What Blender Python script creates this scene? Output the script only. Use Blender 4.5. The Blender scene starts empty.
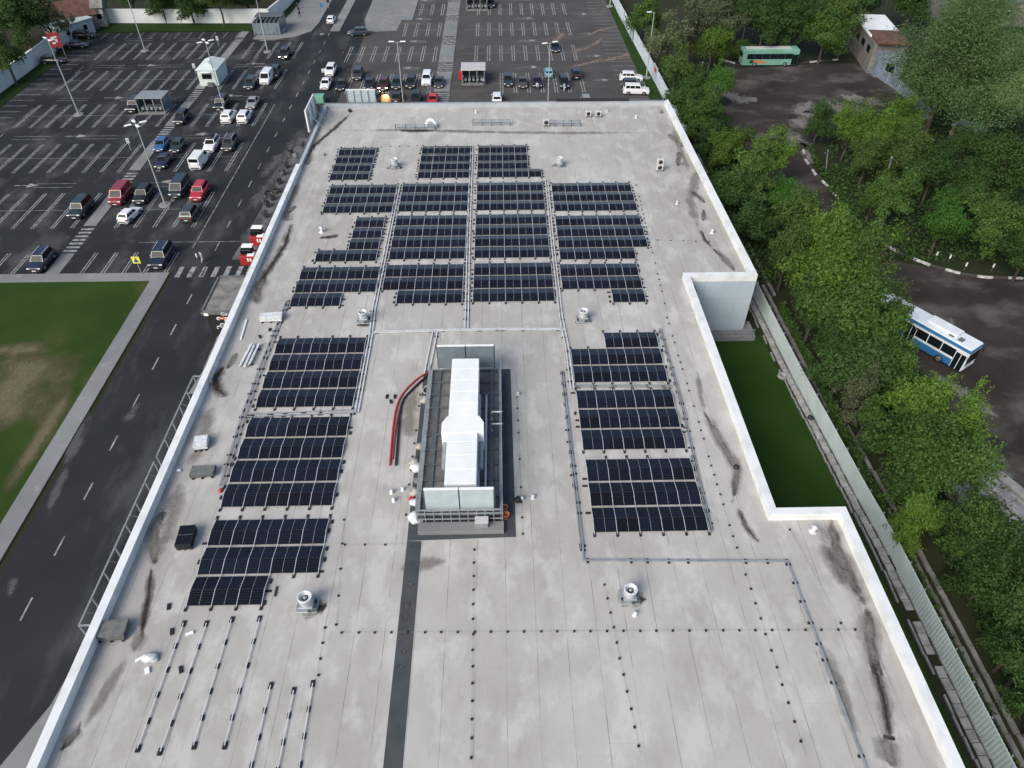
import bpy, bmesh, math, random
from mathutils import Vector, Matrix
random.seed(7)
R = math.radians
SC = bpy.context.scene
COL = SC.collection

# ------------------------------------------------------------------ camera, sky, sun, exposure
CAMZ, ROOF, FPX = 52.717, 7.5, 715.0
PITCH, YAW, ROLL = 0.747584, 0.0176094, -0.00163558
_fw = Vector((math.sin(YAW)*math.cos(PITCH), math.cos(YAW)*math.cos(PITCH), -math.sin(PITCH)))
_r0 = Vector((math.cos(YAW), -math.sin(YAW), 0)); _u0 = _r0.cross(_fw)
_rt = _r0*math.cos(ROLL) + _u0*math.sin(ROLL); _up = _u0*math.cos(ROLL) - _r0*math.sin(ROLL)
cam = bpy.data.objects.new('camera', bpy.data.cameras.new('camera'))
COL.objects.link(cam)
cam.data.sensor_width = 36; cam.data.lens = FPX*36/1024
cam.data.clip_start = .5; cam.data.clip_end = 3000
M = Matrix((_rt, _up, -_fw)).transposed().to_4x4(); M.translation = (0, 0, CAMZ)
cam.matrix_world = M
SC.camera = cam
SUN_EL, SUN_AZ = R(38), R(-138)
w = bpy.data.worlds.new('World'); SC.world = w; w.use_nodes = True
nt = w.node_tree; bg = nt.nodes['Background']
sky = nt.nodes.new('ShaderNodeTexSky'); sky.sky_type = 'NISHITA'; sky.sun_disc = False
sky.sun_elevation = SUN_EL; sky.sun_rotation = SUN_AZ
sky.air_density = 1.0; sky.dust_density = 3.0; sky.ozone_density = 1.0
nt.links.new(sky.outputs[0], bg.inputs[0]); bg.inputs[1].default_value = .10
sl = bpy.data.lights.new('sun', 'SUN'); sl.energy = 1.6; sl.angle = R(35); sl.color = (1, .96, .89)
so = bpy.data.objects.new('sun', sl); COL.objects.link(so)
_d = Vector((math.sin(SUN_AZ)*math.cos(SUN_EL), math.cos(SUN_AZ)*math.cos(SUN_EL), math.sin(SUN_EL)))
so.rotation_euler = _d.to_track_quat('Z', 'Y').to_euler(); so.location = (0, 60, 120)
SC.view_settings.view_transform = 'Standard'; SC.view_settings.look = 'None'
SC.view_settings.exposure = .80; SC.view_settings.gamma = 1

def G(px, py, z=0.0):
    """the point at height z that was measured at photo pixel px, py"""
    d = _fw + _rt*((px-512)/FPX) + _up*((384-py)/FPX)
    t = (z-CAMZ)/d.z
    return Vector((d.x*t, d.y*t, z))

# ------------------------------------------------------------------ materials
def mat(name, c, rough=.7, c2=None, scale=2.0, detail=6, spec=.4, metal=0, lo=.35, hi=.65, bump=0, emit=None, stretch=None):
    m = bpy.data.materials.new(name); m.use_nodes = True
    n = m.node_tree.nodes; l = m.node_tree.links; b = n['Principled BSDF']
    b.inputs['Base Color'].default_value = (*c, 1); b.inputs['Roughness'].default_value = rough
    b.inputs['Specular IOR Level'].default_value = spec; b.inputs['Metallic'].default_value = metal
    if c2:
        tc = n.new('ShaderNodeTexCoord'); no = n.new('ShaderNodeTexNoise')
        no.inputs['Scale'].default_value = scale; no.inputs['Detail'].default_value = detail
        mp = n.new('ShaderNodeMapping')
        if stretch: mp.inputs['Scale'].default_value = stretch
        l.new(tc.outputs['Object'], mp.inputs['Vector']); l.new(mp.outputs[0], no.inputs['Vector'])
        r = n.new('ShaderNodeValToRGB'); r.color_ramp.elements[0].position = lo; r.color_ramp.elements[1].position = hi
        r.color_ramp.elements[0].color = (*c, 1); r.color_ramp.elements[1].color = (*c2, 1)
        l.new(no.outputs['Fac'], r.inputs[0]); l.new(r.outputs[0], b.inputs['Base Color'])
        if bump:
            bp = n.new('ShaderNodeBump'); bp.inputs['Strength'].default_value = bump
            l.new(no.outputs['Fac'], bp.inputs['Height']); l.new(bp.outputs[0], b.inputs['Normal'])
    if emit:
        b.inputs['Emission Color'].default_value = (*emit[0], 1); b.inputs['Emission Strength'].default_value = emit[1]
    return m

class NT:
    """little wrapper for building node graphs"""
    def __init__(s, name):
        s.m = bpy.data.materials.new(name); s.m.use_nodes = True
        s.n = s.m.node_tree.nodes; s.l = s.m.node_tree.links; s.b = s.n['Principled BSDF']
    def new(s, t, **k):
        o = s.n.new(t)
        for a, v in k.items(): setattr(o, a, v)
        return o
    def put(s, sock, v):
        if hasattr(v, 'is_linked'): s.l.new(v, sock)
        else: sock.default_value = v
    def math(s, op, a, b=0.0, c=None):
        o = s.new('ShaderNodeMath', operation=op); s.put(o.inputs[0], a); s.put(o.inputs[1], b)
        if c is not None: s.put(o.inputs[2], c)
        return o.outputs[0]
    def noise(s, vec, scale, detail=5, rough=.55):
        o = s.new('ShaderNodeTexNoise'); s.l.new(vec, o.inputs['Vector'])
        o.inputs['Scale'].default_value = scale; o.inputs['Detail'].default_value = detail; o.inputs['Roughness'].default_value = rough
        return o.outputs['Fac']
    def ramp(s, v, p0, p1, c0=(0, 0, 0), c1=(1, 1, 1)):
        o = s.new('ShaderNodeValToRGB'); s.l.new(v, o.inputs[0]); e = o.color_ramp.elements
        e[0].position, e[1].position = p0, p1; e[0].color, e[1].color = (*c0, 1), (*c1, 1)
        return o.outputs[0]
    def mix(s, f, a, b, mode='MIX'):
        o = s.new('ShaderNodeMix', data_type='RGBA', blend_type=mode); s.put(o.inputs[0], f)
        for sk, v in ((o.inputs[6], a), (o.inputs[7], b)):
            if isinstance(v, tuple): v = (*v, 1)
            s.put(sk, v)
        return o.outputs[2]
    def mapped(s, scale=(1, 1, 1), loc=(0, 0, 0), src='Object'):
        tc = s.new('ShaderNodeTexCoord'); mp = s.new('ShaderNodeMapping')
        mp.inputs['Scale'].default_value = scale; mp.inputs['Location'].default_value = loc
        s.l.new(tc.outputs[src], mp.inputs['Vector']); return mp.outputs[0]
    def xyz(s, src='Object'):
        tc = s.new('ShaderNodeTexCoord'); sp = s.new('ShaderNodeSeparateXYZ'); s.l.new(tc.outputs[src], sp.inputs[0]); return sp.outputs
    def done(s, col, rough=.8, spec=.3):
        s.put(s.b.inputs['Base Color'], col if not isinstance(col, tuple) else (*col, 1)); s.put(s.b.inputs['Roughness'], rough)
        s.b.inputs['Specular IOR Level'].default_value = spec; return s.m

def roof_material():
    t = NT('roof_membrane'); v = t.mapped(); x, y, z = t.xyz()
    sx = t.math('DIVIDE', x, 2.05); fx = t.math('FRACT', sx); cell = t.math('FLOOR', sx)
    wob = t.math('MULTIPLY', t.math('SUBTRACT', t.noise(v, .35, 2), .5), .03)
    d = t.math('ABSOLUTE', t.math('SUBTRACT', t.math('ADD', fx, wob), .5))
    seam = t.math('GREATER_THAN', d, .489)
    # seam fades in and out
    seam = t.math('MULTIPLY', seam, t.ramp(t.noise(v, .6, 4), .38, .62, (.15,)*3, (1,)*3))
    # laps across each sheet, shifted sheet by sheet
    wn = t.new('ShaderNodeTexWhiteNoise', noise_dimensions='1D'); t.l.new(cell, wn.inputs['W'])
    sy = t.math('ADD', t.math('DIVIDE', y, 7.6), wn.outputs['Value']); celly = t.math('FLOOR', sy)
    lap = t.math('GREATER_THAN', t.math('ABSOLUTE', t.math('SUBTRACT', t.math('FRACT', sy), .5)), .496)
    wn2 = t.new('ShaderNodeTexWhiteNoise', noise_dimensions='2D')
    cb = t.new('ShaderNodeCombineXYZ'); t.l.new(cell, cb.inputs[0]); t.l.new(celly, cb.inputs[1]); t.l.new(cb.outputs[0], wn2.inputs['Vector'])
    base = t.mix(t.ramp(t.noise(v, .06, 4), .35, .7), (.378, .369, .338), (.468, .462, .436))
    base = t.mix(t.math('MULTIPLY', t.ramp(t.noise(t.mapped((1, .7, 1), (31, 9, 0)), .16, 8, .68), .47, .66), .55), base, (.312, .298, .268))
    base = t.mix(t.math('MULTIPLY', t.ramp(t.noise(t.mapped((1.2, .5, 1), (3, 17, 0)), .42, 7, .66), .50, .70), .40), base, (.288, .276, .253))
    base = t.mix(t.math('MULTIPLY', wn2.outputs['Value'], .22), base, (.34, .325, .31))
    # pale dust patches stretched along the sheets
    vp = t.mapped((.55, .3, 1)); base = t.mix(t.math('MULTIPLY', t.ramp(t.noise(vp, 1.1, 7, .6), .50, .62), .5), base, (.55, .54, .52))
    vq = t.mapped((.9, .25, 1), (7, 3, 0)); base = t.mix(t.math('MULTIPLY', t.ramp(t.noise(vq, .8, 8, .65), .55, .75), .5), base, (.30, .28, .255))
    base = t.mix(t.math('MULTIPLY', t.ramp(t.noise(v, 9, 4, .7), .5, .8), .3), base, (.3, .285, .27))
    base = t.mix(t.math('MULTIPLY', t.ramp(t.noise(v, 26, 2, .5), .7, .76), .45), base, (.62, .62, .6))
    base = t.mix(t.math('MULTIPLY', t.ramp(t.noise(t.mapped((1, 1, 1), (11, 4, 0)), 14, 2, .5), .72, .76), .6), base, (.12, .11, .1))
    base = t.mix(t.math('MULTIPLY', seam, .75), base, (.14, .13, .12)); base = t.mix(t.math('MULTIPLY', lap, .10), base, (.17, .16, .15))
    # dirtier sheet of roof along the left and right gutters
    ed = t.ramp(t.math('ABSOLUTE', t.math('ADD', x, 1.0)), 0, 1)
    e2 = t.new('ShaderNodeMapRange'); t.l.new(t.math('ABSOLUTE', t.math('ADD', x, 1.0)), e2.inputs[0]); e2.inputs[1].default_value = 19; e2.inputs[2].default_value = 27
    base = t.mix(t.math('MULTIPLY', t.math('MULTIPLY', e2.outputs[0], t.ramp(t.noise(t.mapped((.7, .3, 1)), .7, 8, .7), .42, .7)), .55), base, (.2, .185, .165))
    return t.done(base, .85, .25)

def asphalt(name, a, b, patch, pscale, plo, phi, loc=(0, 0, 0), stretch=(1, 1, 1), amount=.7):
    t = NT(name); v = t.mapped()
    c = t.mix(t.ramp(t.noise(v, .12, 6), .35, .7), a, b)
    c = t.mix(t.math('MULTIPLY', t.ramp(t.noise(v, 18, 3), .5, .75), .4), c, tuple(q*1.5 for q in a))
    p = t.ramp(t.noise(t.mapped(stretch, loc), pscale, 7, .62), plo, phi)
    c = t.mix(t.math('MULTIPLY', p, amount), c, patch)
    return t.done(c, .85, .12)

def panel_material():
    t = NT('photovoltaic_glass'); x, y, z = t.xyz('UV')
    # 18 x 6 half cells, a pale gap half way along
    mid = t.math('LESS_THAN', t.math('ABSOLUTE', t.math('SUBTRACT', x, .5)), .0055)
    gx = t.math('LESS_THAN', t.math('ABSOLUTE', t.math('SUBTRACT', t.math('FRACT', t.math('MULTIPLY', x, 18)), .5)), .465)
    gy = t.math('LESS_THAN', t.math('ABSOLUTE', t.math('SUBTRACT', t.math('FRACT', t.math('MULTIPLY', y, 6)), .5)), .465)
    cell = t.math('MULTIPLY', gx, gy)
    oi = t.new('ShaderNodeObjectInfo')
    dark = t.mix(oi.outputs['Random'], (.0022, .0024, .0032), (.0055, .0075, .0165))
    c = t.mix(cell, (.03, .034, .045), dark)
    c = t.mix(mid, c, (.34, .35, .36))
    return t.done(c, .11, .36)

def leaf(name, a, b):
    t = NT(name); g = t.new('ShaderNodeNewGeometry'); oi = t.new('ShaderNodeObjectInfo')
    c = t.mix(g.outputs['Random Per Island'], a, b)
    h = t.new('ShaderNodeHueSaturation'); t.l.new(c, h.inputs['Color'])
    h.inputs['Hue'].default_value = .5
    t.l.new(t.math('ADD', .8, t.math('MULTIPLY', oi.outputs['Random'], .4)), h.inputs['Value'])
    t.done(h.outputs[0], .65, .2)
    tr = t.new('ShaderNodeBsdfTranslucent'); t.l.new(h.outputs[0], tr.inputs[0])
    mx = t.new('ShaderNodeMixShader'); mx.inputs[0].default_value = .38
    t.l.new(t.b.outputs[0], mx.inputs[1]); t.l.new(tr.outputs[0], mx.inputs[2])
    t.l.new(mx.outputs[0], t.n['Material Output'].inputs[0]); return t.m

def stain_material(name, c, c2, lo=.42, hi=.62, sc=2.2, off=.42):
    """dirt lying on the roof, its ragged outline cut out by noise"""
    t = NT(name); v = t.mapped()
    at = t.new('ShaderNodeAttribute', attribute_name='a')
    n = t.math('ADD', t.noise(t.mapped((1, .6, 1)), sc, 7, .62), t.math('MULTIPLY', t.math('SUBTRACT', at.outputs['Fac'], off), .62))
    al = t.ramp(n, lo, hi)
    t.done(t.mix(t.ramp(t.noise(v, 5, 5), .35, .65), c, c2), .9, .2)
    tr = t.new('ShaderNodeBsdfTransparent'); mx = t.new('ShaderNodeMixShader')
    t.l.new(t.math('MULTIPLY', al, t.math('MINIMUM', t.math('MULTIPLY', at.outputs['Fac'], 3.0), 1.0)), mx.inputs[0])
    t.l.new(tr.outputs[0], mx.inputs[1]); t.l.new(t.b.outputs[0], mx.inputs[2])
    t.l.new(mx.outputs[0], t.n['Material Output'].inputs[0]); return t.m

MT = {}
MT['roof'] = roof_material()
MT['asphalt'] = asphalt('lot_asphalt', (.0185, .022, .025), (.030, .0345, .0385), (.095, .101, .103), .24, .50, .67, (3, 1, 0), (1, .5, 1), .6)
MT['asphalt2'] = asphalt('far_lot_asphalt', (.062, .060, .059), (.085, .082, .080), (.15, .132, .12), .11, .55, .72, (1, 9, 0), (.6, 1.3, 1), .55)
MT['road'] = asphalt('road_asphalt', (.019, .023, .0265), (.030, .0345, .0385), (.09, .096, .098), .2, .52, .68, (13, 1, 0), (1, .35, 1), .55)
MT['yard'] = asphalt('yard_dirt', (.026, .0225, .020), (.055, .047, .041), (.14, .128, .118), .12, .50, .66, (5, 2, 0), (1, 1.5, 1), .6)
MT['soil'] = asphalt('woodland_soil', (.028, .028, .016), (.020, .033, .011), (.06, .055, .042), .15, .6, .78)
MT['grass'] = asphalt('lawn_grass', (.019, .043, .006), (.034, .061, .011), (.088, .075, .032), .06, .55, .68, (40, 2, 0), (1, 1, 1), .8)
MT['grass2'] = asphalt('notch_grass', (.015, .044, .005), (.026, .060, .009), (.034, .048, .012), .3, .5, .8)
MT['verge'] = asphalt('verge_grass', (.014, .034, .005), (.021, .045, .008), (.045, .042, .018), .3, .6, .78)
MT['pave'] = asphalt('paving_concrete', (.17, .182, .182), (.225, .235, .232), (.30, .305, .30), .5, .55, .75)
MT['mark'] = mat('road_paint', (.30, .315, .315), .8, (.085, .09, .094), 1.6, 8, lo=.42, hi=.68)
MT['mark2'] = mat('worn_road_paint', (.36, .355, .345), .8, (.11, .108, .105), 1.2, 8, lo=.36, hi=.66)
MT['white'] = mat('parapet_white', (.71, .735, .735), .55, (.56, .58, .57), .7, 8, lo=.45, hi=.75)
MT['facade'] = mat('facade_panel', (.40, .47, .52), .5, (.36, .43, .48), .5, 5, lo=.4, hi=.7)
MT['greyblue'] = mat('parapet_greyblue_and_shade', (.40, .43, .45), .6, (.33, .35, .37), .7, 6)  # grey-blue of the low left parapet; far edge's shade worked into the colour
MT['cabinet'] = mat('cabinet_white', (.80, .83, .82), .4, (.72, .76, .75), .6, 4)
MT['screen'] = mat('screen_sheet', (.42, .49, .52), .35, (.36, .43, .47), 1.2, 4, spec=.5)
MT['screendark'] = mat('dark_screen_sheet', (.17, .21, .235), .4, (.13, .165, .19), 1.0, 4)  # darker blue-grey tone for the screen at the back end
MT['alu'] = mat('aluminium', (.62, .64, .65), .4, (.5, .52, .53), 3, 4, spec=.6)
MT['galv'] = mat('galvanised_steel', (.34, .37, .39), .45, (.25, .28, .30), 2, 5, spec=.5, metal=.3)
MT['steel'] = mat('platform_steel', (.11, .125, .135), .5, (.07, .08, .09), 2, 5)
MT['deckgrey'] = mat('deck_grating', (.16, .155, .155), .8, (.11, .108, .108), 1.5, 6)
MT['black'] = mat('black_rubber', (.012, .012, .013), .8)
MT['darkmembrane'] = mat('dark_membrane', (.045, .052, .055), .75, (.062, .07, .074), .7, 6)
MT['patchgrey'] = mat('membrane_patch', (.13, .145, .15), .8, (.10, .11, .115), 2, 5)
MT['pv'] = panel_material()
MT['pvframe'] = mat('panel_frame', (.022, .023, .026), .4)
MT['stain'] = stain_material('black_dirt', (.016, .015, .013), (.06, .053, .045), .40, .74, 1.7)
MT['stain2'] = stain_material('brown_dirt', (.085, .073, .055), (.17, .155, .13), .42, .86, 1.5)
MT['stain3'] = stain_material('faint_dirt', (.18, .168, .15), (.25, .235, .215), .44, 1.0, .9)
MT['sand'] = stain_material('sand_dust', (.20, .165, .14), (.13, .112, .10), .40, .75, .6, .5)
MT['soilpatch'] = stain_material('bare_soil', (.15, .125, .075), (.085, .085, .04), .40, .85, .35, .40)
MT['rubble'] = stain_material('pale_rubble', (.21, .20, .185), (.12, .11, .10), .42, .68, .9, .45)
MT['pale'] = stain_material('pale_dust', (.085, .09, .093), (.06, .064, .067), .40, .66, .7, .6)
MT['fence'] = mat('sheet_fence', (.50, .58, .56), .5, (.43, .51, .49), .6, 5)
MT['fencewhite'] = mat('wall_white', (.70, .74, .73), .6, (.58, .63, .62), .25, 6)
MT['fenceblue'] = mat('fence_pale_blue', (.56, .64, .68), .55, (.46, .54, .58), .4, 6)
MT['concrete'] = mat('concrete', (.24, .235, .22), .85, (.13, .13, .12), .9, 8)
MT['slab'] = mat('pale_slab', (.36, .36, .34), .85, (.2, .2, .19), 1.1, 8)
MT['curb'] = mat('kerb_stone', (.30, .31, .30), .85, (.2, .2, .2), 1.3, 6)
MT['kerbwhite'] = mat('kerb_white_paint', (.60, .60, .58), .7, (.3, .3, .28), 2, 6)
MT['kerbdark'] = mat('kerb_dark', (.05, .047, .043), .85)
MT['pole'] = mat('lamp_pole', (.33, .37, .37), .5)
MT['lamp'] = mat('lamp_head_white', (.78, .80, .80), .4)
MT['red'] = mat('red_paint', (.52, .018, .016), .4, (.42, .015, .015), 1, 3)
MT['reddull'] = mat('kiosk_red', (.36, .022, .022), .5, (.26, .018, .018), 1.2, 4)
MT['redhose'] = mat('red_corrugated_hose', (.45, .05, .055), .6, (.3, .03, .035), 6, 3)
MT['tyre'] = mat('tyre', (.012, .012, .012), .85)
MT['rim'] = mat('wheel_rim', (.30, .31, .32), .35, metal=.6)
MT['glass'] = mat('car_glass', (.008, .012, .015), .07, spec=.13)
MT['glassblue'] = mat('shelter_glass', (.16, .21, .24), .15, (.10, .14, .165), .8, 4, spec=.6)
MT['headlight'] = mat('headlight', (.75, .77, .78), .15)
MT['headlight_on'] = mat('headlight_on', (.9, .9, .85), .2, emit=((1, .93, .8), 9))
MT['tail'] = mat('taillight', (.28, .008, .008), .25)
MT['trim'] = mat('black_trim', (.018, .019, .02), .55)
MT['plate'] = mat('number_plate', (.7, .7, .7), .5)
MT['kioskgreen'] = mat('pale_green_sheet', (.60, .67, .64), .5, (.50, .58, .55), .6, 5)
MT['roofgrey'] = mat('shelter_roof_grey', (.24, .27, .28), .5, (.19, .215, .225), .8, 5)
MT['roofpale'] = mat('shelter_roof_pale', (.50, .50, .50), .55, (.42, .42, .42), 1, 5)
MT['brick'] = mat('red_brown_roof', (.15, .075, .055), .85, (.085, .045, .035), .8, 6)
MT['wallgrey'] = mat('old_wall', (.20, .188, .175), .85, (.12, .112, .105), .5, 7)
MT['bluedoor'] = mat('blue_grey_gate', (.20, .24, .32), .6, (.15, .18, .25), .6, 5)
MT['busgreen'] = mat('bus_green', (.17, .36, .285), .4, (.14, .31, .24), .6, 5)
MT['busblue'] = mat('bus_blue', (.03, .16, .36), .35)
MT['buswhite'] = mat('bus_white', (.72, .76, .78), .4, (.6, .65, .68), .8, 5)
MT['orange'] = mat('orange_paint', (.55, .16, .06), .5)
MT['yellow'] = mat('sign_yellow', (.75, .68, .05), .5)
MT['wrap'] = mat('white_plastic_wrap', (.68, .71, .72), .35, (.5, .53, .54), 4, 4)
MT['pallet'] = mat('grey_boards', (.15, .16, .155), .7, (.09, .1, .095), 2, 6)
MT['bag'] = mat('waste_bag', (.42, .40, .37), .6, (.2, .17, .15), 3, 4)
MT['skin'] = mat('skin', (.36, .21, .15), .6)
MT['bark'] = mat('bark', (.075, .06, .045), .9, (.04, .032, .025), 5, 6)
LEAF = {
 'yellow': leaf('leaf_yellow_green', (.082, .158, .024), (.135, .225, .040)),
 'bright': leaf('leaf_bright_green', (0.0462, 0.1375, 0.0189), (0.0924, 0.2063, 0.0351)),
 'mid': leaf('leaf_mid_green', (.056, .120, .024), (.098, .175, .038)),
 'dark': leaf('leaf_dark_green', (.036, .084, .021), (.068, .126, .035)),
 'olive': leaf('leaf_olive', (.060, .115, .026), (.105, .165, .042)),
 'pale': leaf('leaf_pale', (0.0924, 0.1313, 0.0607), (0.1518, 0.1875, 0.0945)),
 'willow': leaf('leaf_willow', (.085, .165, .055), (.135, .215, .085)),
}

# ------------------------------------------------------------------ mesh builder
class MB:
    def __init__(s): s.v = []; s.f = []; s.mi = []; s.uv = None; s.sm = []
    def face(s, pts, mi=0, sm=False):
        i = len(s.v); s.v += [tuple(p) for p in pts]; s.f.append(tuple(range(i, i+len(pts)))); s.mi.append(mi); s.sm.append(sm)
    def raw(s, vs, fs, mi=0, sm=False):
        i = len(s.v); s.v += [tuple(p) for p in vs]
        for f in fs: s.f.append(tuple(i+k for k in f)); s.mi.append(mi); s.sm.append(sm)
    def box(s, c, d, mi=0, rz=0, bev=0, rx=0):
        x, y, z = (q/2 for q in d)
        b = min(bev, x*.9, y*.9, z*.9)
        vs, fs = [], []
        if b <= 0:
            vs = [(sx*x, sy*y, sz*z) for sz in (-1, 1) for sy in (-1, 1) for sx in (-1, 1)]
            fs = [(0, 2, 3, 1), (4, 5, 7, 6), (0, 1, 5, 4), (2, 6, 7, 3), (0, 4, 6, 2), (1, 3, 7, 5)]
        else:
            lev = [(-z, x-b, y-b), (-z+b, x, y), (z-b, x, y), (z, x-b, y-b)]
            for zz, X, Y in lev:
                cx, cy = X-b*.6 if X == x else X-b*.3, Y-b*.6 if Y == y else Y-b*.3
                vs += [(cx, -Y, zz), (X, -cy, zz), (X, cy, zz), (cx, Y, zz), (-cx, Y, zz), (-X, cy, zz), (-X, -cy, zz), (-cx, -Y, zz)]
            for k in range(3):
                for j in range(8):
                    j2 = (j+1) % 8; fs.append((k*8+j, k*8+j2, k*8+8+j2, k*8+8+j))
            fs += [tuple(range(7, -1, -1)), tuple(range(24, 32))]
        m = Matrix.Translation(c) @ Matrix.Rotation(rz, 4, 'Z') @ Matrix.Rotation(rx, 4, 'X')
        s.raw([m @ Vector(p) for p in vs], fs, mi)
    def prism(s, poly, z0, z1, mi=0, mtop=None):
        n = len(poly)
        s.raw([(p[0], p[1], z0) for p in poly]+[(p[0], p[1], z1) for p in poly],
              [(i, (i+1) % n, n+(i+1) % n, n+i) for i in range(n)], mi)
        s.face([(p[0], p[1], z1) for p in poly], mi if mtop is None else mtop)
        s.face([(p[0], p[1], z0) for p in reversed(poly)], mi)
    def tube(s, pts, r, n=6, mi=0, r2=None, sm=True):
        pts = [Vector(p) for p in pts]; rings = []
        for i, p in enumerate(pts):
            d = (pts[min(i+1, len(pts)-1)]-pts[max(i-1, 0)])
            d = d.normalized() if d.length > 1e-9 else Vector((0, 0, 1))
            a = d.cross(Vector((0, 0, 1)) if abs(d.z) < .9 else Vector((1, 0, 0))).normalized(); b = d.cross(a)
            rr = r if r2 is None else r+(r2-r)*i/max(1, len(pts)-1)
            rings.append([p+a*math.cos(2*math.pi*k/n)*rr+b*math.sin(2*math.pi*k/n)*rr for k in range(n)])
        vs = [q for rg in rings for q in rg]; fs = []
        for i in range(len(pts)-1):
            for k in range(n): k2 = (k+1) % n; fs.append((i*n+k, i*n+k2, i*n+n+k2, i*n+n+k))
        s.raw(vs, fs, mi, sm)
        s.face(rings[0][::-1], mi); s.face(rings[-1], mi)
    def lathe(s, c, prof, n=16, mi=0, sm=True):
        c = Vector(c); vs = []; fs = []
        for r, z in prof: vs += [c+Vector((r*math.cos(2*math.pi*k/n), r*math.sin(2*math.pi*k/n), z)) for k in range(n)]
        for i in range(len(prof)-1):
            for k in range(n): k2 = (k+1) % n; fs.append((i*n+k, i*n+k2, i*n+n+k2, i*n+n+k))
        s.raw(vs, fs, mi, sm)
        if prof[-1][0] > 1e-3: s.face(vs[-n:], mi)
        if prof[0][0] > 1e-3: s.face(vs[:n][::-1], mi)
    def strip(s, a, b, wd, z, mi=0):
        """flat painted stroke on the ground"""
        a, b = Vector((a[0], a[1], z)), Vector((b[0], b[1], z)); d = (b-a).normalized(); nrm = Vector((-d.y, d.x, 0))*wd/2
        s.face([a-nrm, b-nrm, b+nrm, a+nrm], mi)
    def blob(s, c, r, seed=0, mi=0, n=9, m=6, jit=.25):
        rnd = random.Random(seed); c = Vector(c); rx, ry, rz = r; vs = []; fs = []
        for i in range(m+1):
            th = math.pi*i/m
            for k in range(n):
                q = 1+rnd.uniform(-jit, jit); ph = 2*math.pi*k/n
                vs.append(c+Vector((rx*q*math.sin(th)*math.cos(ph), ry*q*math.sin(th)*math.sin(ph), rz*(q if 0 < i < m else 1)*math.cos(th))))
        for i in range(m):
            for k in range(n): k2 = (k+1) % n; fs.append((i*n+k, i*n+n+k, i*n+n+k2, i*n+k2))
        s.raw(vs, fs, mi, True)
    def mesh(s, name, mats):
        me = bpy.data.meshes.new(name); me.from_pydata(s.v, [], s.f)
        for m in mats: me.materials.append(m)
        me.polygons.foreach_set('material_index', s.mi); me.polygons.foreach_set('use_smooth', s.sm)
        me.update(); return me
    def build(s, name, mats, parent=None, origin=None, kind=None):
        if not isinstance(mats, (list, tuple)): mats = [mats]
        if origin is None: origin = parent.location if parent else (0, 0, 0)
        o_ = Vector(origin); s.v = [(p[0]-o_.x, p[1]-o_.y, p[2]-o_.z) for p in s.v]
        o = bpy.data.objects.new(name, s.mesh(name, mats)); COL.objects.link(o)
        if parent: o.parent = parent
        else: o.location = o_
        if kind: o['kind'] = kind
        return o

def tag(o, label=None, cat=None, group=None, kind=None):
    if label: o['label'] = label
    if cat: o['category'] = cat
    if group: o['group'] = group
    if kind: o['kind'] = kind
    return o
def thing(name, label, cat, loc=(0, 0, 0), group=None, rz=0):
    o = bpy.data.objects.new(name, None); COL.objects.link(o); o.empty_display_size = .3
    o.location = loc; o.rotation_euler.z = rz; return tag(o, label, cat, group)
def put(name, me, parent, loc=(0, 0, 0), rot=(0, 0, 0), mt=None, scale=None):
    """link an object on shared mesh data; mt overrides slot 0 on the object"""
    o = bpy.data.objects.new(name, me); COL.objects.link(o); o.parent = parent; o.location = loc; o.rotation_euler = rot
    if scale: o.scale = scale
    if mt: o.material_slots[0].link = 'OBJECT'; o.material_slots[0].material = mt
    return o
def copy_tree(o, parent=None):
    c = o.copy(); COL.objects.link(c); c.parent = parent
    for ch in o.children: copy_tree(ch, c)
    return c
def lbox(c, d, bev=0, mi=0, rz=0):
    m = MB(); m.box(c, d, mi, rz, bev); return m

# ------------------------------------------------------------------ the setting: ground, road, lots, lawns
def sheet(name, poly, z, m, zb=None):
    mb = MB()
    if zb is None: mb.face([(p[0], p[1], z) for p in poly])
    else: mb.prism(poly, zb, z)
    return mb.build(name, m, kind='structure')
RX0, RX1 = -42.6, -28.0
sheet('ground', [(-1500, -700), (1500, -700), (1500, 2200), (-1500, 2200)], -.02, MT['soil'])
sheet('parking_lot_left', [(-96.2, 79), (RX0, 79), (RX0, 190), (-54, 190), (-54, 178), (-96.2, 178)], .004, MT['asphalt'])
sheet('parking_lot_far', [(-30.5, 114.4), (32, 114.4), (28.6, 330), (-30.5, 330)], .004, MT['asphalt2'])
sheet('road', [(RX0, -40), (-30.5, -40), (-30.5, 330), (-41.8, 330), (RX0, 190)], .008, MT['road'])
sheet('forecourt_paving', [(-30.5, -40), (-27, -40), (-27, 116), (-30.5, 116)], .006, MT['pave'])
sheet('lawn', [(-140, -40), (-45.1, -40), (-45.1, 77.2), (-140, 77.2)], .05, MT['grass'])
sheet('pavement', [(-45.1, -40), (-43.2, -40), (-43.2, 79), (-140, 79), (-140, 77.2), (-45.1, 77.2)], .12, MT['pave'], -.01)
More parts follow.
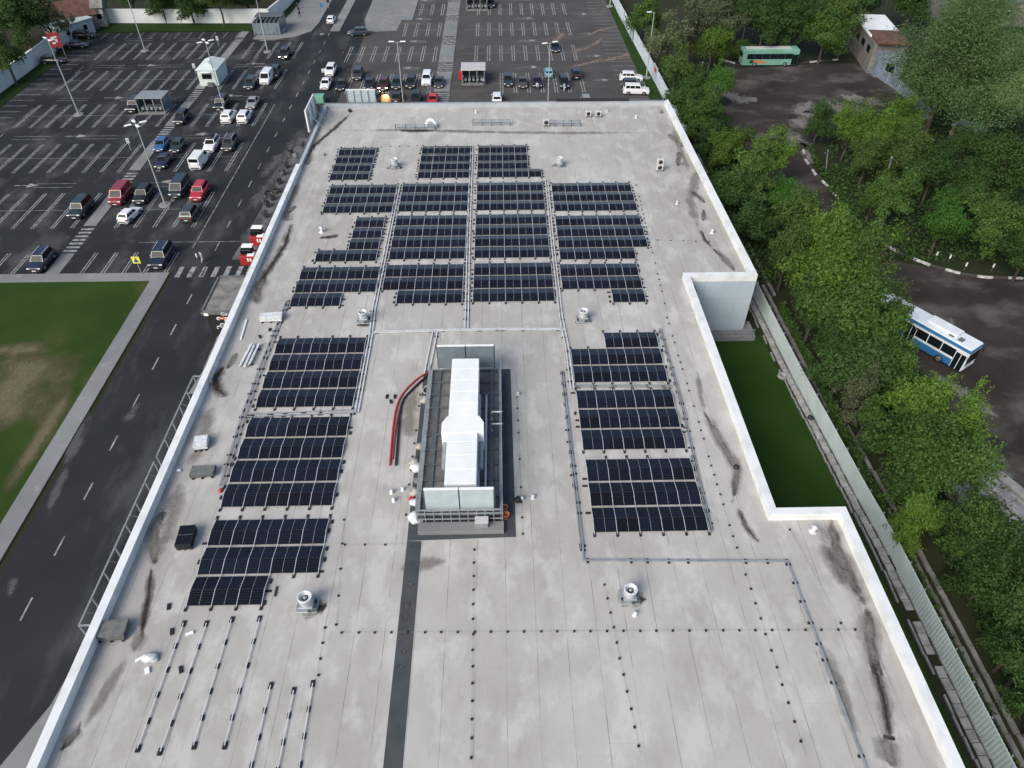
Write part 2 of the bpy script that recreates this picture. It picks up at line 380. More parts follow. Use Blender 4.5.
# left pavement by the fence, seen past the roof edge
sheet('worn_forecourt', [(-36.0, 82), (-30.5, 82), (-30.5, 120), (-34.6, 120), (-35.0, 100)], .0125, asphalt('worn_forecourt', (.065, .07, .074), (.095, .102, .105), (.16, .167, .168), .3, .42, .58))
sheet('side_pavement', [(-35.2, -30), (-31, -30), (-31, 25.4), (-33.0, 25.4), (-33.3, 23.0), (-35.2, 18)], .11, MT['pave'], -.01)
sheet('entrance_pavement', [(-33.6, 56), (-30.4, 56), (-30.4, 63.5), (-32.6, 63.5)], .11, MT['pave'], -.01)
sheet('verge_top_left', [(-96.2, 178.3), (-55.5, 178.3), (-54, 184), (-96.2, 185.2)], .09, MT['verge'])
sheet('verge_left', [(-96.3, 100), (-93.0, 100), (-93.0, 178.3), (-96.3, 178.3)], .085, MT['verge'])
sheet('corner_pavement', [(-55.5, 172.8), (-50.5, 172.4), (-46, 174.2), (-43.2, 178), (-42.6, 184), (-43, 330), (-52, 330), (-53.2, 190)], .12, MT['pave'], -.01)
sheet('verge_corner', [(-54.6, 178.2), (-52.6, 178.6), (-50.8, 192), (-50.6, 205), (-52.6, 205), (-54, 184.5)], .16, MT['verge'], 0)
sheet('traffic_island', [(-38.9, 178.0), (-36.7, 178.0), (-36.5, 215), (-38.5, 215)], .14, MT['pave'], -.01)
sheet('far_island', [(-30.6, 178.6), (-28.3, 177.4), (-23.5, 178.2), (-23.0, 186), (-20.5, 186.2), (-20.0, 260), (-32.5, 260), (-32, 186)], .12, MT['pave'], -.01)
sheet('verge_right', [(28.9, 117), (31.4, 117), (28.3, 330), (26.3, 330)], .10, MT['verge'], 0)
sheet('notch_lawn', [(21.2, 33.7), (31.5, 33.7), (30.2, 64.5), (21.2, 64.5)], .05, MT['grass2'])
sheet('side_verge', [(26.5, -40), (32.6, -40), (31.5, 33.7), (26.5, 33.7)], .05, MT['grass2'])
sheet('notch_paving', [(20.8, 63.6), (29.2, 63.6), (29.2, 66.5), (20.8, 66.5)], .7, MT['pave'], -.01)
def fbx(y):
    T_ = ((-60, 34.2), (17, 33.4), (35, 33.0), (40.5, 32.6), (57, 31.75), (75, 31.25), (140, 30.6))
    for (a, p), (b, q) in zip(T_[:-1], T_[1:]):
        if y <= b: return p+(q-p)*(y-a)/(b-a)
    return T_[-1][1]
# strip of drain slabs along the sheet fence
slabs = MB(); rnd = random.Random(3)
yy = -30.0
while yy < 80:
    L = .8+rnd.uniform(-.1, .25)
    if rnd.random() > .06:
        slabs.box((fbx(yy)-.52+rnd.uniform(-.04, .04), yy+L/2, .06), (.62, L-.05, .12+rnd.uniform(0, .05)), 0, rnd.uniform(-.03, .03), .02)
    yy += L
slabs.build('slab_path', MT['slab'], kind='structure')
kb = MB(); yy = -30.
while yy < 80:
    if rnd.random() > .12: kb.box((fbx(yy)-1.15+rnd.uniform(-.05, .05), yy+.75, .07), (.14, 1.46, .18), 0, rnd.uniform(-.02, .02))
    if rnd.random() > .1: kb.box((fbx(yy)-.02+rnd.uniform(-.03, .03), yy+.75, .05), (.12, 1.46, .16), 0, rnd.uniform(-.02, .02))
    yy += 1.5
kb.build('drain_kerb', MT['curb'], kind='structure')
# second double line of old concrete kerbs beyond the fence
kb = MB(); yy = -20.
while yy < 110:
    for xo, wd in ((fbx(yy)+1.9, .42), (fbx(yy)+2.75, .36)):
        if rnd.random() > .05: kb.box((xo+rnd.uniform(-.04, .04), yy+1.1, .1), (wd, 2.17, .22+rnd.uniform(0, .08)), 0, rnd.uniform(-.015, .015), .03)
    yy += 2.2
kb.build('old_kerb', MT['concrete'], kind='structure')
# the dirt yard on the right
yp = [G(728, 62), G(716, 100), G(745, 150), G(800, 215), G(870, 300), G(905, 395), G(950, 480), G(1010, 545), (105, 22, 0), (160, 30, 0), (190, 75, 0),
      G(1100, 300), G(1024, 276), G(960, 274), G(900, 262), G(868, 240), G(838, 205), G(816, 170), G(806, 150), G(812, 138), G(850, 118), G(890, 112), G(905, 85), G(880, 64)]
sheet('dirt_yard', [(p[0], p[1]) for p in yp], .004, MT['yard'])
# pale worn concrete in the yard, painted kerb
def kerb_line(name, pts, step=1.0):
    mb = MB(); i = 0
    for a, b in zip(pts[:-1], pts[1:]):
        a, b = Vector(a), Vector(b); L = (b-a).length; n = max(1, int(L/step)); d = (b-a)/n
        for k in range(n):
            p = a+d*(k+.5); rz = math.atan2(d.y, d.x)
            mb.box((p.x, p.y, .1), (d.length*.96, .3, .3), 0 if (i//2) % 2 else 1, rz, .03); i += 1
    return mb.build(name, [MT['kerbwhite'], MT['kerbdark']], kind='structure')
kerb_line('painted_kerb', [G(*p) for p in ((802, 146), (805, 160), (816, 176), (828, 187), (838, 200), (852, 216), (868, 233), (885, 246), (905, 256), (930, 266), (960, 274), (985, 278), (1030, 279))], .85)
kerb_line('painted_kerb', [G(*p) for p in ((716, 48), (722, 60), (735, 64))], 1.1)
kerb_line('painted_kerb', [G(*p) for p in ((798, 64), (815, 62), (838, 60))], 1.1)

# road paint: everything lies 4 mm above its surface
pm = MB(); pw = MB()
def stalls(mb, xs, y0, y1, z, dbl=.36, wd=.15, skip=()):
    for i, x in enumerate(xs):
        if i in skip: continue
        for s in (-.5, .5): mb.strip((x+s*dbl, y0), (x+s*dbl, y1), wd, z)
ZP = .0125
rows = [(79.2, 84.1, None), (90.6, 100.9, 95.75), (107.8, 118.4, 113), (125.2, 135.6, 130.4), (142.6, 153.3, 148.2), (159.9, 170.4, 165)]
xsL = [-60.9-2.78*k for k in range(0, 10)]
xsR = [-54.7+2.72*k for k in range(0, 5)]
for (a, b, m) in rows:
    xl = [x for x in xsL if x > (-66.5 if b < 85 else -86.0)]
    stalls(pm, xl, a, b, ZP); stalls(pm, xsR, a, b, ZP)
    if m:
        pm.strip((-86, m), (-60.6, m), .09, ZP); pm.strip((-56, m), (-43.6, m), .09, ZP)
        for yv in (b+2.0, b+3.2):
            pm.strip((-84, yv), (-78, yv), .10, ZP); pm.strip((-72, yv), (-66, yv), .10, ZP); pm.strip((-55, yv), (-46, yv), .10, ZP)
for x in [-90+2.75*k for k in range(0, 12)]: pm.strip((x, 178), (x, 183) if False else (x, 173.6), .14, ZP)
for k in range(0, 24): pm.strip((-93, 105+2.75*k), (-88.2, 105+2.75*k), .14, ZP)
for k in range(6): pm.strip((-86.5, 108+11*k), (-86.5, 112+11*k), .12, ZP)
# kerbed walkway down the lot and its zebra bars
for a, b in ((91.2, 100.9), (108.5, 118.6), (125.6, 135.8), (143, 153.5), (160, 170.6), (174, 178)):
    pv = MB(); pv.prism([(-59.4, a), (-57.6, a), (-57.6, b), (-59.4, b)], -.01, .115); pv.build('walkway', MT['pave'], kind='structure')
sheet('walkway', [(-59.4, 79.1), (-57.6, 79.1), (-57.6, 84), (-59.4, 84)], .015, MT['pave'])
for y0, y1 in ((84.6, 90.9), (101.6, 107.8), (119.2, 125), (136.4, 142.4), (154.2, 159.6), (171, 173.8)):
    k = y0
    while k < y1: pm.strip((-59.4, k), (-57.6, k), .48, ZP); k += .95
def arrow(mb, x, y, d, z, s=1.0):
    mb.strip((x-1.9*s*d, y), (x+.3*s*d, y), .2, z)
    q = [(x+.3*d*s, y-.75), (x+2.0*d*s, y), (x+.3*d*s, y+.75)]
    mb.face([(a, b, z) for a, b in (q if d > 0 else q[::-1])])
for y in (103.6, 121.6, 138.8, 156.4): arrow(pm, -73.5, y, 1, ZP); 
for y in (104.4, 122, 139.4, 157): arrow(pm, -51, y, -1, ZP)
arrow(pm, -52, 172, -1, ZP); arrow(pm, -49, 155, 1, ZP)
# road centre dashes, edge, crossing
for y in [-12+6.05*k for k in range(0, 33)]:
    pw.strip((-38.85, y-.55), (-38.85, y+1.5), .15, ZP)
for k in range(7): pm.strip((-42.0+1.55*k, 78.0), (-42.0+1.55*k, 80.4), .62, ZP)
pw.strip((-42.1, 85), (-42.1, 135), .12, ZP); pw.strip((-33.2, 60), (-33.2, 96), .1, ZP); pw.strip((-50, 86.6), (-31, 86.6), .1, ZP)
# far lot
xsF = [-34.9+2.66*k for k in range(0, 9)]; xsF2 = [-4.75+2.66*k for k in range(0, 9)]
for (a, b, m) in ((139.6, 150.3, 144.5), (157.3, 167.2, 162.3), (173.8, 183.6, 178.5), (189.6, 199.3, 194.6), (206, 216, 211), (222, 232, 227)):
    xl = [x for x in xsF if x > (-34.5 if b < 170 else -22)]
    if b < 152: xl = [x for x in xl if x > -31]
    stalls(pw, xl, a, b, ZP, .5, .18); stalls(pw, [x for x in xsF2 if b > 152 or x > 0], a, b, ZP, .5, .18)
    pw.strip((xl[0]-.3, m), (-14, m), .12, ZP); pw.strip((-8 if b > 152 else -1, m), (17.5, m), .12, ZP)
    pw.strip((-20, b+2.6), (-16, b+2.6), .14, ZP); pw.strip((4, b+2.6), (9, b+2.6), .14, ZP)
    arrow(pw, 6.6, b+3.4, 1, ZP); arrow(pw, -18, b+3.4, -1, ZP)
for k in range(34):
    y = 136+2.55*k; x1 = 29.0-.012*(y-136)*2.2
    pw.strip((x1-5.0, y), (x1, y), .16, ZP)
for y in (146, 160, 175, 190): arrow(pw, 20.5, y, 1, ZP, .8)
for a, b in ((140.5, 150.6), (157, 167.3), (173.8, 184), (190, 200), (206, 216)):
    pv = MB(); pv.prism([(-12.6, a), (-9.5, a), (-9.5, b), (-12.6, b)], -.01, .115); pv.build('walkway', MT['pave'], kind='structure')
    k = b+.5
    while k < b+6: pw.strip((-12.6, k), (-9.5, k), .5, ZP); k += 1.05
for k in range(5): pw.strip((-12.6, 135.6+1.0*k), (-9.5, 135.6+1.0*k), .5, ZP)
for k in range(6): pw.strip((-27.8, 180.0+1.9*k), (-22.9, 180.0+1.9*k), .25, .13)
arrow(pw, -41, 176, 1, ZP, .6)
pm.build('lot_markings', MT['mark'], kind='structure'); pw.build('road_markings', MT['mark2'], kind='structure')

# ribbons of dust and dirt with soft ragged outlines
_zs = [0]
def ribbon(name, pts, wd, m, parent=None, z=ROOF, kind=None, seg=.5):
    pts = [Vector((p[0], p[1], 0)) for p in pts]; path = []
    for a, b in zip(pts[:-1], pts[1:]):
        n = max(1, int((b-a).length/seg)); path += [a+(b-a)*k/n for k in range(n)]
    path.append(pts[-1]); _zs[0] = (_zs[0]+1) % 9; zz = z+.004+.0011*_zs[0]
    vs, fs, at = [], [], []
    N = len(path)
    for i, p in enumerate(path):
        d = (path[min(i+1, N-1)]-path[max(i-1, 0)]).normalized(); nr = Vector((-d.y, d.x, 0))
        e = min(1, 4*min(i, N-1-i)/max(1, N-1))
        for j, u in enumerate((-1, -.5, 0, .5, 1)):
            vs.append((p.x+nr.x*wd*u, p.y+nr.y*wd*u, zz)); at.append((1-abs(u))*(.25+.75*e) if e > 0 else 0)
    for i in range(N-1):
        for j in range(4): fs.append((i*5+j, i*5+j+1, i*5+j+6, i*5+j+5))
    mb = MB(); mb.raw(vs, fs); o = mb.build(name, m, parent, kind=kind)
    a_ = o.data.attributes.new('a', 'FLOAT', 'POINT'); a_.data.foreach_set('value', at); return o
for pts, wd in ((((128, 655), (100, 640)), 1.2), (((135, 600), (160, 540)), .9), (((120, 640), (134, 590)), .8), (((124, 425), (140, 400)), .8), (((118, 355), (125, 340)), .6), (((262, 215), (240, 250)), 1.2), (((270, 180), (250, 215)), 1.6),
                ((( 62, 470), (90, 410)), .9), (((45, 520), (70, 460)), .7), (((255, 95), (240, 125)), 1.2), (((240, 70), (262, 55)), .9), (((8, 600), (16, 575)), .6), (((300, 130), (262, 200)), 1.3), (((285, 150), (262, 180)), 1.4)):
    ribbon('road_dust', [G(*p) for p in pts], wd*1.6, MT['pale'], z=.012, kind='stuff')
for pts, wd in ((((575, 40), (600, 30), (650, 20)), 1.0), (((560, 55), (590, 47), (610, 33)), 1.0), (((590, 65), (625, 55), (680, 50)), 1.2), (((560, 70), (600, 60), (640, 57)), 1.0), (((550, 48), (566, 30)), 1.5)):
    ribbon('sand_dust', [G(*p) for p in pts], wd*1.5, MT['sand'], z=.012, kind='stuff')
for pts, wd in ((((48, 345), (20, 380), (-20, 440)), 8.5), (((75, 385), (40, 440), (0, 500)), 1.6), (((60, 352), (30, 350), (-20, 350)), 2.0)):
    ribbon('bare_soil', [G(*p) for p in pts], wd, MT['soilpatch'], z=.05, kind='stuff', seg=1.5)
for pts, wd in ((((770, 132), (790, 138), (800, 150)), 3), (((810, 105), (870, 112)), 4), (((835, 95), (890, 105)), 2.5), (((720, 90), (750, 105)), 2), (((735, 98), (760, 100)), 1.5), (((790, 118), (812, 128)), 2.5),
                (((900, 310), (960, 330)), 2), (((980, 440), (1010, 520)), 2), (((930, 370), (1000, 420)), 1.0), (((800, 140), (806, 150), (812, 165)), 1.2), (((830, 120), (800, 112), (815, 100)), 2.2)):
    ribbon('yard_dust', [G(*p) for p in pts], wd*1.5, MT['rubble'], z=.006, kind='stuff')

# ------------------------------------------------------------------ the store
bld = thing('store_building', 'long flat roofed store with pale membrane roof and white parapet', 'building', (0, 55, 0))
FP = [(-27.9, -6), (26.6, -6), (26.3, 33.5), (20.9, 33.5), (20.6, 64.9), (28.05, 64.9), (27.1, 114.5), (-27.9, 114.4), (-27.9, 92.8)]
HT = [.8, .8, .8, .8, .8, .8, .62, .5, .8]
n = len(FP); T = .62; inner = []
for i in range(n):
    p, a, b = Vector(FP[i]), Vector(FP[i-1]), Vector(FP[(i+1) % n])
    d1, d2 = (p-a).normalized(), (b-p).normalized(); n1, n2 = Vector((-d1.y, d1.x)), Vector((-d2.y, d2.x))
    m_ = (n1+n2); m_ = m_/max(.2, m_.dot(n1)); inner.append(p+m_*T)
mb = MB()
for i in range(n):
    a, b = FP[i], FP[(i+1) % n]; mb.face([(*a, 0), (*b, 0), (*b, ROOF), (*a, ROOF)])
mb.build('wall', MT['facade'], bld)
mb = MB(); mb.face([(*p, ROOF) for p in inner]); rf = mb.build('roof', MT['roof'], bld, origin=(0, 0, 0)); rf.location = (0, -55, 0)
for i in range(n):
    a, b, c, d = Vector(FP[i]), Vector(FP[(i+1) % n]), inner[(i+1) % n], inner[i]
    mb = MB(); z0, z1 = (0 if False else ROOF), ROOF+HT[i]
    mb.face([(a.x, a.y, z0), (b.x, b.y, z0), (b.x, b.y, z1), (a.x, a.y, z1)]); mb.face([(c.x, c.y, z0), (d.x, d.y, z0), (d.x, d.y, z1), (c.x, c.y, z1)])
    mb.face([(a.x, a.y, z1), (b.x, b.y, z1), (c.x, c.y, z1), (d.x, d.y, z1)])
    if i in (5, 7, 8, 0): mb.face([(b.x, b.y, z0), (c.x, c.y, z0), (c.x, c.y, z1), (b.x, b.y, z1)])
    if i in (7, 8): mb.face([(d.x, d.y, z0), (a.x, a.y, z0), (a.x, a.y, z1), (d.x, d.y, z1)])
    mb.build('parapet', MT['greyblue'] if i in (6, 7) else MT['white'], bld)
# metal coping on top
mb = MB()
for i in (6, 7): 
    a, b = Vector(FP[i]), Vector(FP[(i+1) % n]); mid = (a+b)/2
    mb.box((mid.x, mid.y, ROOF+HT[i]+.03), ((b-a).length, .22, .06), 0, math.atan2((b-a).y, (b-a).x))
mb.build('coping', MT['steel'], bld)
mb = MB(); mb.box((15.0, 114.52, ROOF+.78), (11.6, .5, .34), 0, .001, .03); mb.build('coping', MT['trim'], bld)
# sheet joints on the notch wall
mb = MB()
for z in (2.6, 5.2): mb.box((24.3, 64.888, z), (7.2, .02, .04))
for x in (22.5, 24.4, 26.3): mb.box((x, 64.886, 3.9), (.03, .02, 7.6))
mb.build('panel_joint', MT['greyblue'], bld)
# drain pipe hoods, roof gutters as stains
def pxs(*pts): return [G(p[0], p[1], ROOF) for p in pts]
for pts, wd, mk in ((((830, 515), (836, 545), (846, 568), (860, 596), (869, 610)), .95, 'stain'), (((866, 604), (869, 625), (870, 645), (877, 675)), .9, 'stain'), (((874, 660), (884, 700), (890, 745)), .55, 'stain'), (((886, 735), (892, 770)), .8, 'stain'), (((872, 660), (884, 700), (890, 740)), .45, 'stain2'), (((820, 540), (845, 590)), 1.0, 'stain3'),
        (((702, 408), (720, 440), (737, 470), (735, 490), (731, 508)), .6, 'stain'), (((697, 370), (704, 415)), .5, 'stain3'), (((690, 285), (696, 305)), .6, 'stain'), (((668, 133), (676, 141), (684, 148)), .6, 'stain'),
        (((679, 151), (678, 167)), .7, 'stain'), (((691, 190), (706, 204)), .6, 'stain'), (((704, 209), (703, 222)), .5, 'stain'), (((712, 247), (725, 260), (737, 273)), .55, 'stain'), (((700, 228), (705, 240), (714, 250)), .4, 'stain2'), (((737, 505), (745, 525), (760, 545)), .5, 'stain2'),
        (((352, 112), (335, 128), (315, 145), (305, 158)), .75, 'stain2'), (((311, 146), (306, 158), (308, 166)), 1.2, 'stain'), (((297, 205), (286, 214)), .6, 'stain'), (((288, 210), (286, 222)), .8, 'stain'), (((292, 222), (285, 245), (270, 268), (258, 285), (256, 302)), .9, 'stain2'), (((266, 276), (258, 290), (256, 306)), .9, 'stain'), (((300, 180), (285, 215)), .7, 'stain3'),
        (((225, 364), (216, 378), (218, 390), (228, 398)), .9, 'stain2'), (((238, 352), (226, 370)), .5, 'stain'), (((215, 378), (218, 392)), .7, 'stain'), (((210, 405), (205, 440), (190, 470)), 1.3, 'stain3'), (((164, 512), (157, 524)), .5, 'stain'), (((166, 505), (156, 524), (154, 540), (155, 568)), .75, 'stain'), (((152, 565), (148, 600), (140, 640)), .6, 'stain2'),
        (((146, 628), (130, 655)), .5, 'stain'), (((84, 718), (76, 734), (58, 752)), .55, 'stain'), (((128, 655), (80, 735)), .7, 'stain3'), (((180, 480), (160, 560)), 1.3, 'stain3'), (((330, 131), (400, 130), (480, 132), (560, 133), (655, 133)), .9, 'stain3'), (((398, 131), (436, 131)), .9, 'stain2'), (((440, 130), (470, 131)), .6, 'stain3'),
        (((700, 160), (690, 200), (700, 235)), 1.2, 'stain3'), (((672, 125), (690, 175)), .8, 'stain3'), (((820, 640), (860, 740)), .8, 'stain3'), (((415, 385), (405, 440)), 1.6, 'stain3'), (((395, 570), (450, 560)), .9, 'stain3'), (((300, 612), (330, 606)), 1.0, 'stain2'), (((615, 600), (648, 600)), .9, 'stain2'), (((385, 168), (405, 168)), .8, 'stain2'), (((318, 238), (340, 236)), .8, 'stain2'), (((550, 166), (566, 165)), .8, 'stain2'), (((573, 322), (592, 320)), .8, 'stain2'), (((355, 325), (374, 324)), .8, 'stain2')):
    ribbon('dirt_stain', pxs(*pts), wd*(.62 if mk == 'stain' else .95), MT[mk], bld)
    if mk == 'stain': ribbon('dirt_stain', pxs(*pts), wd*1.5, MT['stain3'], bld)
    if mk == 'stain2': ribbon('dirt_stain', pxs(*pts), wd*.35, MT['stain'], bld)
# dark membrane walkway and apron under the air handler
sub = ROOF+.016
mb = MB(); mb.face([*[(p.x, p.y, sub) for p in (G(424, 371, ROOF), G(407, 541, ROOF), G(516, 537, ROOF), G(510.5, 369, ROOF))]]); mb.build('dark_apron', MT['darkmembrane'], bld)
mb = MB(); mb.face([*[(p.x, p.y, sub) for p in (G(407, 541.2, ROOF), G(383, 768, ROOF)+(G(383, 768, ROOF)-G(407, 541.2, ROOF))*.8, G(402.6, 768, ROOF)+(G(402.6, 768, ROOF)-G(421.5, 541.2, ROOF))*.8, G(421.5, 541.2, ROOF))]]); mb.build('dark_walkway', MT['darkmembrane'], bld)
for (x, y, sx, sy) in ((411.5, 547, .5, .5), (412, 562, .55, .45), (410, 584, .5, .35), (406, 611, .75, 1.2), (404, 652, .35, .3), (401, 667, .55, .4)):
    p = G(x, y, ROOF); ribbon('membrane_patch', [(p.x, p.y-sy, 0), (p.x, p.y, 0), (p.x, p.y+sy, 0)], sx, MT['pale'], bld, z=sub)

# ------------------------------------------------------------------ solar arrays
PW, PD, PT = 1.722, 1.134, .035
CP, RQ = 1.742, 2.489
def panel_mesh():
    me = bpy.data.meshes.new('solar_panel'); v = []; f = []
    hx, hy = PW/2, PD/2; fr = .016
    v = [(-hx, -hy, 0), (hx, -hy, 0), (hx, hy, 0), (-hx, hy, 0), (-hx, -hy, -PT), (hx, -hy, -PT), (hx, hy, -PT), (-hx, hy, -PT),
         (-hx+fr, -hy+fr, 0), (hx-fr, -hy+fr, 0), (hx-fr, hy-fr, 0), (-hx+fr, hy-fr, 0)]
    f = [(8, 9, 10, 11), (0, 1, 9, 8), (1, 2, 10, 9), (2, 3, 11, 10), (3, 0, 8, 11), (0, 4, 5, 1), (1, 5, 6, 2), (2, 6, 7, 3), (3, 7, 4, 0), (7, 6, 5, 4)]
    me.from_pydata(v, [], f); me.materials.append(MT['pv']); me.materials.append(MT['pvframe'])
    me.polygons.foreach_set('material_index', [0]+[1]*9)
    uv = me.uv_layers.new(name='UVMap')
    for k, c in enumerate(((0, 0), (1, 0), (1, 1), (0, 1))): uv.data[k].uv = c
    me.update(); return me
PANEL = panel_mesh(); TILT = R(10); ZL = .13; DZ = PD*math.sin(TILT); DY = PD*math.cos(TILT); VG = (RQ-2*DY-.03)/2
PADM = lbox((0, 0, .04), (.40, .17, .08), .01).mesh('rubber_pad', [MT['black']])
PADS = lbox((0, 0, .05), (.17, .36, .10), .01).mesh('rubber_pad', [MT['black']])
RAILM = {}
def rail_mesh(nr):
    if nr in RAILM: return RAILM[nr]
    m = MB(); pr = [(.22, ZL-.06)]
    for r in range(nr):
        o = -r*RQ; pr += [(o-VG, ZL+.008), (o-VG-DY, ZL+DZ+.008), (o-VG-DY-.03, ZL+DZ+.008), (o-VG-2*DY-.03, ZL+.008)]
    pr.append((-nr*RQ-.22, ZL-.06)); hw = .017
    for (y0, z0), (y1, z1) in zip(pr[:-1], pr[1:]):
        m.raw([(-hw, y0, z0), (hw, y0, z0), (hw, y1, z1), (-hw, y1, z1), (-hw, y0, z0-.05), (hw, y0, z0-.05), (hw, y1, z1-.05), (-hw, y1, z1-.05)],
              [(0, 3, 2, 1), (0, 1, 5, 4), (1, 2, 6, 5), (2, 3, 7, 6), (3, 0, 4, 7), (4, 5, 6, 7)])
    RAILM[nr] = m.mesh('mounting_rail', [MT['alu']]); return RAILM[nr]
def array(label, x0, y0, rows):
    """rows: list of (first column, last column) for each ridge, far row first"""
    t = thing('solar_array', label, 'solar array', (x0, y0, ROOF), 'ridged solar arrays on the roof')
    for r, (c0, c1) in enumerate(rows):
        for c in range(c0, c1):
            jx = random.uniform(-.004, .004)
            x = c*CP+CP/2; yN = -r*RQ-VG
            put('solar_panel', PANEL, t, (x+jx, yN-DY/2, ZL+DZ/2), (-TILT+random.uniform(-.006, .006), random.uniform(-.004, .004), 0))
            put('solar_panel', PANEL, t, (x+jx, yN-DY*1.5-.03, ZL+DZ/2), (TILT+random.uniform(-.006, .006), random.uniform(-.004, .004), 0))
        for c, s in ((c0, -1), (c1, 1)):
            for k in (.18, .52, .86):
                if random.random() < (.8 if y0 > 60 else .45): put('rubber_pad', PADM if random.random() < .4 else PADS, t, (c*CP+s*random.uniform(.14, .3), -r*RQ-RQ*k+random.uniform(-.15, .15), 0))
    cs = sorted({c for a in rows for c in range(a[0], a[1]+1)})
    for c in cs:
        rr = [r for r, (a, b) in enumerate(rows) if a <= c <= b]
        put('mounting_rail', rail_mesh(len(rr)), t, (c*CP, -rr[0]*RQ, 0))
        if random.random() < .9: put('rubber_pad', PADS, t, (c*CP, -rr[0]*RQ+.16, 0))
        put('rubber_pad', PADS, t, (c*CP, -(rr[-1]+1)*RQ-.10, 0))
    return t
A = 'solar array '
array(A+'of four full rows on the left, directly left of the plant deck', -22.21, 55.88, [(0, 5)]*4)
array(A+'of four rows behind the near stepped one on the left', -22.24, 44.79, [(0, 5)]*4)
array(A+'nearest on the left, its front row three wide', -22.23, 33.76, [(0, 5), (0, 5), (0, 3)])
array(A+'on the right with its back left corner cut away', 6.67, 56.13, [(2, 5), (0, 5), (0, 5)])
array(A+'of three rows in the middle of the right hand group', 6.70, 47.73, [(0, 5)]*3)
array(A+'nearest the camera in the right hand group, above the bent grey conduit', 6.78, 39.35, [(0, 5)]*3)
array(A+'of three rows straight behind the plant deck, in the third column', -3.06, 68.93, [(0, 5)]*3)
array(A+'of four rows in the third column, third field from the far wall', -3.07, 79.87, [(0, 5)]*4)
array(A+'of three rows, third column, second field from the far wall', -3.05, 88.28, [(0, 5)]*3)
array(A+'farthest in the third column, its near row one panel pair longer', -3.09, 99.64, [(0, 4), (0, 4), (0, 4), (0, 5)])
array(A+'in the second column with its near left corner missing, behind the tray junction', -12.9, 68.81, [(0, 5), (0, 5), (1, 5)])
array(A+'of four rows, second column, third field from the far wall', -12.85, 79.8, [(0, 5)]*4)
array(A+'of three rows, second column, second field from the far wall', -12.85, 88.2, [(0, 5)]*3)
array(A+'farthest in the second column, four panels wide beside a roof fan', -11.1, 99.6, [(0, 4)]*4)
def ax(px, py): q = G(px, py, ROOF+.1); return q.x, q.y
x_, y_ = ax(340.4, 149); array(A+'small block of three columns in the far left corner of the group', x_, 99.3, [(0, 3)]*4)
array(A+'of three rows at the left end of the second field', -22.3, 88.0, [(0, 5)]*3)
array(A+'stepped like a boot around a small vent, leftmost of the third field', -22.2+1.742*.55, 79.5, [(2, 4), (2, 4), (2, 4), (0, 4)])
array(A+'at the left end of the fourth field, its near row three wide', -22.3, 68.5, [(0, 5), (0, 5), (0, 3)])
array(A+'of three six wide rows at the right end, nearest the rooftop condenser', 6.77, 87.9, [(0, 6)]*3)
array(A+'of four rows at the right end, its near row one panel pair short', 6.74, 79.37, [(0, 6), (0, 6), (0, 6), (0, 5)])
array(A+'at the right with only two columns in its near row', 6.57, 68.56, [(0, 5), (0, 5), (3, 5)])

# bare rails waiting for panels
def bare_rail(a, b, label):
    a, b = G(*a, ROOF), G(*b, ROOF); mid = (a+b)/2; L = (b-a).length; rz = math.atan2((b-a).y, (b-a).x)
    t = thing('bare_mounting_rail', label, 'rail', mid, 'bare mounting rails on the near left roof')
    r_ = MB(); r_.box((mid.x, mid.y, ROOF+.13), (L, .06, .05), 0, rz); r_.build('rail', MT['alu'], t)
    nn = max(3, int(L/1.45)); d = (b-a)/nn
    for k in range(nn+1):
        p = a+d*k
        o = put('rubber_pad', PADS, t, (p.x-mid.x+random.uniform(-.05, .05), p.y-mid.y, 0), (0, 0, rz-math.pi/2+random.uniform(-.06, .06)))
        o.scale = (1.5, 1.2, .95) if k in (0, nn) else (1.2, 1, .95)
for a, b, l in (((184, 624), (138, 749), 'leftmost of the bare white rails with black feet'), ((207, 624), (161, 752), 'second bare white rail from the left'), ((232, 620), (194, 746), 'third bare rail from the left, starting nearest the stepped array'),
                ((260, 619), (225, 746), 'fourth bare rail from the left, last of the long ones'), ((271, 686), (245, 795), 'first of the three short bare rails, running out at the bottom'), ((294, 691), (272, 800), 'middle one of the three short bare rails'), ((313, 684), (295, 795), 'rightmost bare rail, running out at the bottom')):
    bare_rail(a, b, l)

# ------------------------------------------------------------------ cable trays and conductors
def tray(label, pts, gap=.30, pad=1.5, name='cable_tray', m='alu', wd=.11, zz=.12, cat='cable tray', group='pale cable trays on the roof', single=False):
    P_ = [G(*p, ROOF) for p in pts]; t = thing(name, label, cat, P_[0], group)
    offs = (0,) if single else (-gap/2, gap/2)
    for k_, o_ in enumerate(offs):
        mb = MB()
        for i, (a, b) in enumerate(zip(P_[:-1], P_[1:])):
            d = (b-a).normalized(); nr = Vector((-d.y, d.x, 0)); c = (a+b)/2+nr*o_
            mb.box((c.x, c.y, ROOF+zz+.002*i), ((b-a).length+wd+abs(o_), wd, .07), 0, math.atan2(d.y, d.x))
        mb.build('tray_rail' if not single else 'conduit', MT[m], t)
    cnt = 0
    for a, b in zip(P_[:-1], P_[1:]):
        d = (b-a); L = d.length; u = d.normalized(); rz = math.atan2(u.y, u.x); k = .4; nr = Vector((-u.y, u.x, 0))
        while k < L and cnt < 95:
            for s in ((0,) if single else (-1, 1)):
                if random.random() < .8:
                    q = a+u*(k+random.uniform(-.2, .2))+nr*s*gap/2-t.location
                    put('rubber_foot', PADM, t, (q.x, q.y, 0), (0, 0, rz+(random.uniform(-.1, .1))+(math.pi/2 if single or random.random() < .35 else 0))); cnt += 1
            k += pad
tray('pale double cable tray in the left gap between the array columns', ((399, 186), (374, 310), (371, 336), (357, 412)))
